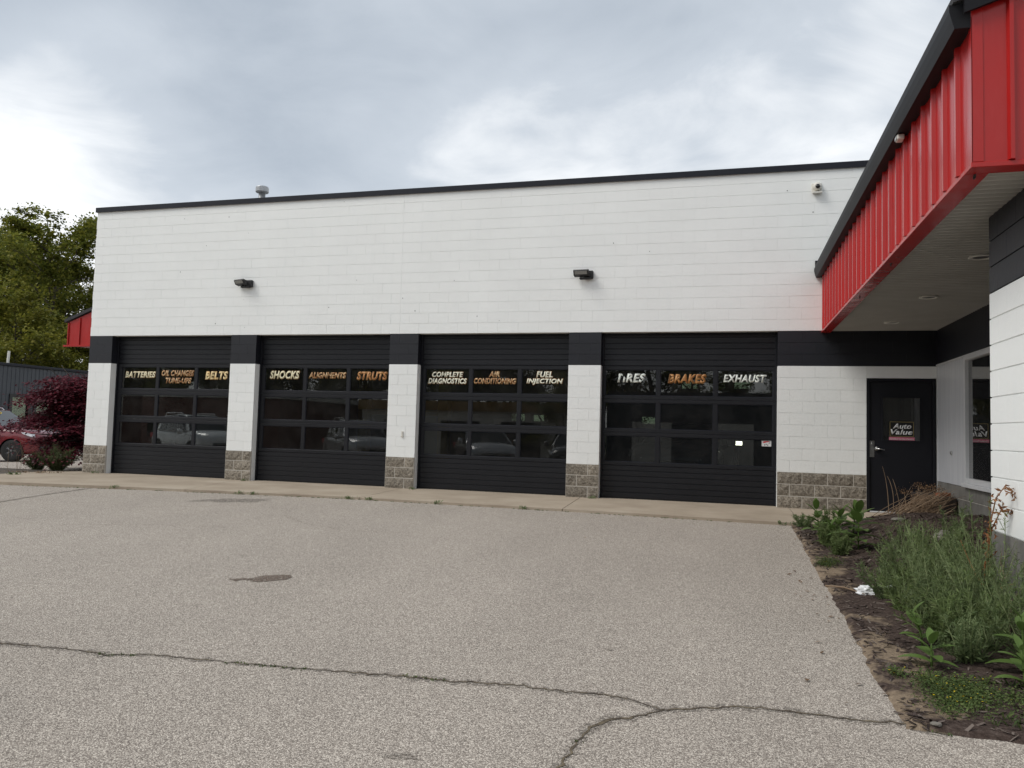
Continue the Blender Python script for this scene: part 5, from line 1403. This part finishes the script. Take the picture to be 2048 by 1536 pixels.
# ---------------------------------------------------------------- cars
def car_paint(name, c, metal=0.3):
    m, nt, b, out = new_mat(name); b.inputs['Base Color'].default_value = tuple(c) + (1,); b.inputs['Metallic'].default_value = metal
    b.inputs['Roughness'].default_value = 0.32; b.inputs['Coat Weight'].default_value = 1.0; b.inputs['Coat Roughness'].default_value = 0.04
    bump(nt, b, tnoise(nt, pos(nt), 60, 2), 0.01, 0.002)
    MAT[name] = m
car_paint('paint_red', (0.17, 0.005, 0.012), 0.1); car_paint('paint_silver', (0.46, 0.46, 0.47), .7); car_paint('paint_white', (0.74, 0.74, 0.74), 0); car_paint('paint_black', (0.012, 0.012, 0.014)); car_paint('paint_blue', (0.03, 0.05, 0.10))
WH = {}
def make_car(name, label, cat, paint, loc, rz, Ht=1.68, L=4.6, rails=True, seed=0, group=None):
    t = thing(name, label, cat, loc, group, rz)
    sx_ = L / 4.6; hz = (Ht - 1.03) / 0.65
    lift_ = .09 if Ht > 1.6 else 0.0
    stn = [(-2.30, .52, .88, .74), (-2.22, .36, 1.0, .84), (-1.9, .26, 1.04, .90), (-1.2, .22, 1.04, .925), (-.4, .20, 1.02, .93), (.5, .20, 1.0, .93), (1.0, .21, 1.03, .925), (1.35, .22, 1.03, .92), (1.8, .24, .98, .90), (2.08, .27, .91, .86), (2.22, .33, .83, .80), (2.30, .45, .72, .70)]
    V = []; F = []
    for (x_, zb, zt, w_) in stn:
        zt += lift_
        half = [(0, zb), (w_ * .8, zb), (w_ * .96, zb + .06), (w_, zb + .20), (w_ * 1.0, zb + (zt - zb) * .62), (w_ * .965, zt - .10), (w_ * .86, zt - .02), (w_ * .5, zt + .025), (0, zt + .035)]
        ring_ = half + [(-a, b) for a, b in half[-2:0:-1]]
        V += [(x_ * sx_, a, b) for a, b in ring_]
    k = 16
    for i in range(len(stn) - 1):
        for j in range(k): F.append((i * k + j, i * k + (j + 1) % k, (i + 1) * k + (j + 1) % k, (i + 1) * k + j))
    F += [tuple(range(k)), tuple(range((len(stn) - 1) * k, len(stn) * k))]
    mb = MB(); mb.add(V, F); body = mb.build('body', [paint, 'plastic_black'], t, True)
    sub = body.modifiers.new('s', 'SUBSURF'); sub.levels = 1; sub.render_levels = 1
    wx = (1.40 * sx_, -1.36 * sx_)
    cut = MB()
    for x_ in wx: cut.lathe([(.405, -1.2), (.405, 1.2)], 28, (x_, 0, .365), 'y')
    co = cut.build('arch_cutter', 'plastic_black', t)
    bo = body.modifiers.new('b', 'BOOLEAN'); bo.object = co; bo.operation = 'DIFFERENCE'; bo.solver = 'EXACT'
    bpy.context.view_layer.update()
    dg = bpy.context.evaluated_depsgraph_get(); me = bpy.data.meshes.new_from_object(body.evaluated_get(dg)); 
    body.modifiers.clear(); body.data = me; bpy.data.objects.remove(co)
    me.polygons.foreach_set('use_smooth', [True] * len(me.polygons)); me.set_sharp_from_angle(angle=R(38))
    mb = MB(); mb.box(-1.7 * sx_, 1.75 * sx_, -.62, .62, .24, .8); mb.build('underbody', 'plastic_black', t)
    # greenhouse
    zb, zr = .98 + lift_, Ht
    base = [(1.06, .86), (.2, .885), (-1.5, .87), (-2.12, .74)]; roof = [(.22, .60), (-.3, .66), (-1.45, .64), (-1.86, .54)]
    def P(q, z_, s_): return (q[0] * sx_, q[1] * s_, z_)
    zs2 = lambda q: zr - .05 * (q[0] < -1.4) - .035 * (q[0] > 0)
    V = []
    for s_ in (1, -1):
        V += [P(q, zb, s_) for q in base] + [P(q, zs2(q), s_) for q in roof]
    F = [(0, 1, 5, 4), (1, 2, 6, 5), (2, 3, 7, 6), (8, 12, 13, 9), (9, 13, 14, 10), (10, 14, 15, 11), (0, 4, 12, 8), (3, 11, 15, 7), (4, 5, 13, 12), (5, 6, 14, 13), (6, 7, 15, 14), (0, 8, 9, 1), (1, 9, 10, 2), (2, 10, 11, 3)]
    mb = MB(); mb.add(V, F); gh = mb.build('cabin', paint, t)
    bv = gh.modifiers.new('b', 'BEVEL'); bv.width = .06; bv.segments = 3; bv.limit_method = 'ANGLE'; bv.angle_limit = R(25)
    gh.data.polygons.foreach_set('use_smooth', [True] * len(gh.data.polygons))
    def panel(name, quad, inset, off):
        q = [Vector(p) for p in quad]; c_ = sum(q, Vector()) / len(q); n_ = (q[1] - q[0]).cross(q[-1] - q[0]).normalized()
        if n_.dot(c_ - Vector((-.4, 0, 1.2))) < 0: n_ = -n_
        q = [p.lerp(c_, inset) + n_ * off for p in q]
        m_ = MB(); m_.add(q + [p - n_ * .01 for p in q], [tuple(range(len(q))), tuple(range(2 * len(q) - 1, len(q) - 1, -1))] + [(i, (i + 1) % len(q), len(q) + (i + 1) % len(q), len(q) + i) for i in range(len(q))])
        return m_.build(name, 'car_glass', t)
    panel('windshield', [V[0], V[8], V[12], V[4]], .09, .016)
    panel('rear_window', [V[3], V[11], V[15], V[7]], .12, .016)
    for o_ in (0, 8):
        A, B, C_, Dd = [Vector(V[o_ + i]) for i in (0, 1, 5, 4)]
        panel('side_window', [A.lerp(B, .15), B, C_, Dd.lerp(C_, .0)], .10, .014)
        A, B, C_, Dd = [Vector(V[o_ + i]) for i in (1, 2, 6, 5)]
        panel('side_window', [A.lerp(B, .02), A.lerp(B, .55), Dd.lerp(C_, .60), Dd.lerp(C_, .02)], .07, .014)
        panel('side_window', [A.lerp(B, .58), B, C_, Dd.lerp(C_, .62)], .09, .014)
    for s_ in (1, -1):
        if rails:
            mb = MB(); mb.tube([(.05 * sx_, s_ * .60, Ht - .02), (-.05 * sx_, s_ * .61, Ht + .045), (-1.4 * sx_, s_ * .61, Ht + .045), (-1.55 * sx_, s_ * .59, Ht - .03)], .016, 6); mb.build('roof_rail', 'chrome', t)
        mb = MB(); mb.lathe([(.02, -.09), (.09, -.07), (.10, .06), (.04, .09)], 12, (.72 * sx_, s_ * 1.02, 1.07), 'y'); mb.build('mirror', paint, t, True)
        # headlamp wraps the corner
        mb = MB(); mb.add([(2.20 * sx_, s_ * .56, .80 + lift_), (2.02 * sx_, s_ * .845, .845 + lift_), (1.72 * sx_, s_ * .915, .90 + lift_), (1.76 * sx_, s_ * .925, .84 + lift_), (2.06 * sx_, s_ * .885, .74 + lift_), (2.27 * sx_, s_ * .57, .71 + lift_)], [(0, 1, 4, 5), (1, 2, 3, 4)])
        hl = mb.build('headlight', 'headlamp', t); so = hl.modifiers.new('s', 'SOLIDIFY'); so.thickness = .03; so.offset = 0
        mb = MB(); mb.box(2.16 * sx_, 2.29 * sx_, min(s_ * .5, s_ * .74), max(s_ * .5, s_ * .74), .42, .54); mb.build('fog_lamp', 'plastic_black', t)
        mb = MB(); mb.box(-2.27 * sx_, -2.05 * sx_, min(s_ * .6, s_ * .86), max(s_ * .6, s_ * .86), .80, .97); mb.build('tail_light', 'print_red', t)
    mb = MB(); mb.cbox(2.2 * sx_, 2.325 * sx_, -.5, .5, .5, .70, .02); gr = mb.build('grille', 'plastic_black', t)
    mb = MB(); mb.cbox(2.3 * sx_, 2.335 * sx_, -.5, .5, .655, .675, .004); mb.build('grille_bar', 'chrome', gr)
    # wheels
    if not WH:
        mb = MB(); mb.lathe([(.235, -.10), (.34, -.105), (.362, -.085), (.365, 0), (.362, .085), (.34, .105), (.235, .10)], 32, axis='y'); WH['tyre'] = mb.mesh('tyre', 'rubber', True)
        mb = MB(); mb.lathe([(.238, -.09), (.225, -.095), (.215, -.06), (.215, .05), (.12, .06), (.02, .06)], 32, axis='y')
        for q in range(5):
            for dd in (-.16, .16):
                a = 2 * math.pi * q / 5; a2 = a + dd
                mb.tube([(.03 * math.cos(a), -.075, .03 * math.sin(a)), (.12 * math.cos(a + dd * .5), -.088, .12 * math.sin(a + dd * .5)), (.225 * math.cos(a2), -.082, .225 * math.sin(a2))], [.024, .019, .017], 5)
        mb.lathe([(.045, -.07), (.04, -.10), (.02, -.105)], 14, axis='y'); WH['rim'] = mb.mesh('rim', 'alloy_dark', False)
    for x_ in wx:
        for s_ in (1, -1):
            w_ = ob('wheel', None, t, (x_, s_ * .80, .365)); w_.rotation_euler = (0, 0, 0 if s_ < 0 else math.pi)
            ob('tyre', WH['tyre'], w_); ob('rim', WH['rim'], w_)
    return t
# red SUV beyond the maple: front wheel on the camera side stands near (-23.5, 6.1)
cr_rz = R(14)
fx, fy = -23.46, 6.1
ox = fx - (1.40 * math.cos(cr_rz) + .80 * math.sin(cr_rz)); oy = fy - (1.40 * math.sin(cr_rz) - .80 * math.cos(cr_rz))
zc_ = ground(fx, fy)
car = make_car('parked_car', 'dark red SUV with yellow windshield sticker parked behind the maple', 'car', 'paint_red', (ox, oy, zc_), cr_rz, 1.73)
mb = MB(); mb.lathe([(1.0, -.004), (1.0, .004)], 28, axis='z'); sk = mb.build('price_sticker', 'yellow_vinyl', car)
sk.scale = (.085, .235, 1); sk.location = (.42, -.30, 1.615); sk.rotation_euler = (0, math.atan2(.70, .84), 0)
me = text_mesh('2015', 'print_black', -.17, .17, -.045, .045, 0.0, shear=0.0, weight=.02, name='sticker_year')
o = ob('sticker_year', me, car, (.432, -.30, 1.625)); o.rotation_euler = Matrix.Rotation(math.pi / 2, 3, 'Z').to_euler(); 
o.rotation_euler = (R(-48), 0, R(90))
# cars standing in the lot beside the camera; the door glass mirrors them
CG = 'cars mirrored in the overhead door glass'
make_car('parked_car', 'silver hatchback mirrored in the DIAGNOSTICS door glass', 'car', 'paint_silver', (-9.4, -12.6, ground(-9.4, -12.6)), R(62), 1.52, 4.2, False, 1, CG)
make_car('parked_car', 'black sedan mirrored in the FUEL INJECTION door glass', 'car', 'paint_black', (-6.2, -13.4, ground(-6.2, -13.4)), R(78), 1.50, 4.6, False, 2, CG)
make_car('parked_car', 'white SUV mirrored in the BATTERIES door glass', 'car', 'paint_white', (-20.0, -10.4, ground(-20.0, -10.4)), R(28), 1.70, 4.6, True, 3, CG)
make_car('parked_car', 'pale SUV mirrored in the SHOCKS door glass', 'car', 'paint_silver', (-14.6, -12.8, ground(-14.6, -12.8)), R(48), 1.75, 4.7, True, 4, CG)
make_car('parked_car', 'dark car standing indoors behind the TIRES door glass', 'car', 'paint_blue', (-1.7, 3.6, 0.0), R(-95), 1.48, 4.6, False, 5)
# buildings and trees across the street, mirrored in the glass
bb = thing('brick_building', 'low red brick building mirrored in the BATTERIES door glass', 'building')
zb = ground(-20, -45) - .1
mb = MB(); mb.box(-62, -34, -52, -38, zb, zb + 4.2); mb.build('wall', 'brick_wall', bb)
mb = MB(); mb.box(-62.5, -33.5, -52.5, -37.6, zb + 4.2, zb + 4.6); mb.build('roof', 'pale_wall', bb)
for x_ in (-58, -52, -46, -40): mb = MB(); mb.box(x_, x_ + 1.6, -37.99, -37.95, zb + 1, zb + 2.6); mb.build('window', 'car_glass', bb)
pb = thing('shop_building', 'pale shop with yellow fascia mirrored in the DIAGNOSTICS door glass', 'building')
mb = MB(); mb.box(-30, -12, -56, -44, zb, zb + 4.4); mb.build('wall', 'pale_wall', pb)
mb = MB(); mb.box(-30.2, -11.8, -44, -43.6, zb + 3.7, zb + 4.45); mb.build('fascia', 'ochre', pb)
for x_ in (-28, -23, -18): mb = MB(); mb.box(x_, x_ + 3.2, -43.99, -43.94, zb + .2, zb + 2.9); mb.build('window', 'car_glass', pb)
wb = thing('warehouse_building', 'long grey warehouse mirrored in the TIRES and BRAKES door glass', 'building')
mb = MB(); mb.box(-10, 26, -54, -46, zb, zb + 5.2); mb.build('wall', 'slate_metal', wb)
mb = MB(); mb.box(-10.2, 26.2, -54.2, -45.8, zb + 5.2, zb + 5.5); mb.build('roof', 'cap_black', wb)
for x_ in (-8, -2, 4, 10): mb = MB(); mb.box(x_, x_ + 3.0, -45.99, -45.94, zb + .1, zb + 3.2); mb.build('garage_door', 'pale_wall', wb)
for i, x_ in enumerate((-9, -2.5, 3)): put_tree('young_tree', ['tree glimpsed through the back windows behind the DIAGNOSTICS door', 'tree glimpsed through the back windows behind the TIRES door', 'tree glimpsed through the back windows behind the EXHAUST door'][i], TC, (x_, 21.0, -0.4), i * 1.1, 0.85, 'trees behind the garage')
GM = 'street trees mirrored in the overhead door glass'
for i, (x_, y_, s_, m_) in enumerate([(-70, -46, .9, TB), (-58, -58, 1.0, TA), (-48, -60, 1.0, TB), (-39, -60, 1.05, TA), (-30, -60, 1.0, TB), (-22, -62, 1.05, TA), (-14, -60, 1.0, TB), (-7, -58, 1.05, TA), (0, -60, 1.0, TB), (6, -58, .8, TA), (14, -58, 0.9, TB), (22, -56, .8, TA), (-13, -44, .7, TC)] + [(-66 + 6.2 * i_, -57 + 2.5 * (i_ % 2), 1.25, TC) for i_ in range(8)]):
    put_tree('street_tree', 'street tree across the road, mirrored darkly in the door glass', m_, (x_, y_, zb), i * 1.3, s_, GM)
# two-post lifts and shop lamp inside
for x_ in (-9.9, -7.7):
    lf = thing('lift_post', 'yellow lift post behind the SHOCKS door glass' if x_ < -9 else 'yellow lift post behind the STRUTS door glass', 'lift', (x_, 4.2, 0.0))
    mb = MB(); mb.cbox(-.14, .14, -.12, .12, 0, 3.4, .02); mb.build('column', 'lift_yellow', lf)
    mb = MB(); mb.cbox(-.22, .22, -.22, .22, 0, .03, .006); mb.build('base_plate', 'plastic_black', lf)
    mb = MB(); mb.cbox(-.09, .9 if x_ < -9 else .09, -.08, .08, 1.5, 1.62, .01) if x_ < -9 else mb.cbox(-.9, .09, -.08, .08, 1.5, 1.62, .01); mb.build('lift_arm', 'lift_yellow', lf)
lm, lnt, lb, lo_ = new_mat('work_lamp_glow'); lb.inputs['Emission Color'].default_value = (1, .93, .75, 1); lb.inputs['Emission Strength'].default_value = 9.0; MAT['work_lamp_glow'] = lm
wl = thing('work_lamp', 'lit work lamp glowing inside behind the EXHAUST door glass', 'lamp', (-.62, 3.0, 0.0))
mb = MB(); mb.lathe([(.02, 0), (.02, 1.0)], 8); mb.lathe([(.22, 0), (.2, .03)], 14); mb.build('stand', 'plastic_black', wl)
mb = MB(); mb.cbox(-.13, .13, .0, .08, .98, 1.12, .01); mb.build('housing', 'plastic_black', wl)
mb = MB(); mb.cbox(-.09, .09, -.012, -.001, 1.01, 1.09, .004); mb.build('bulb', 'work_lamp_glow', wl)
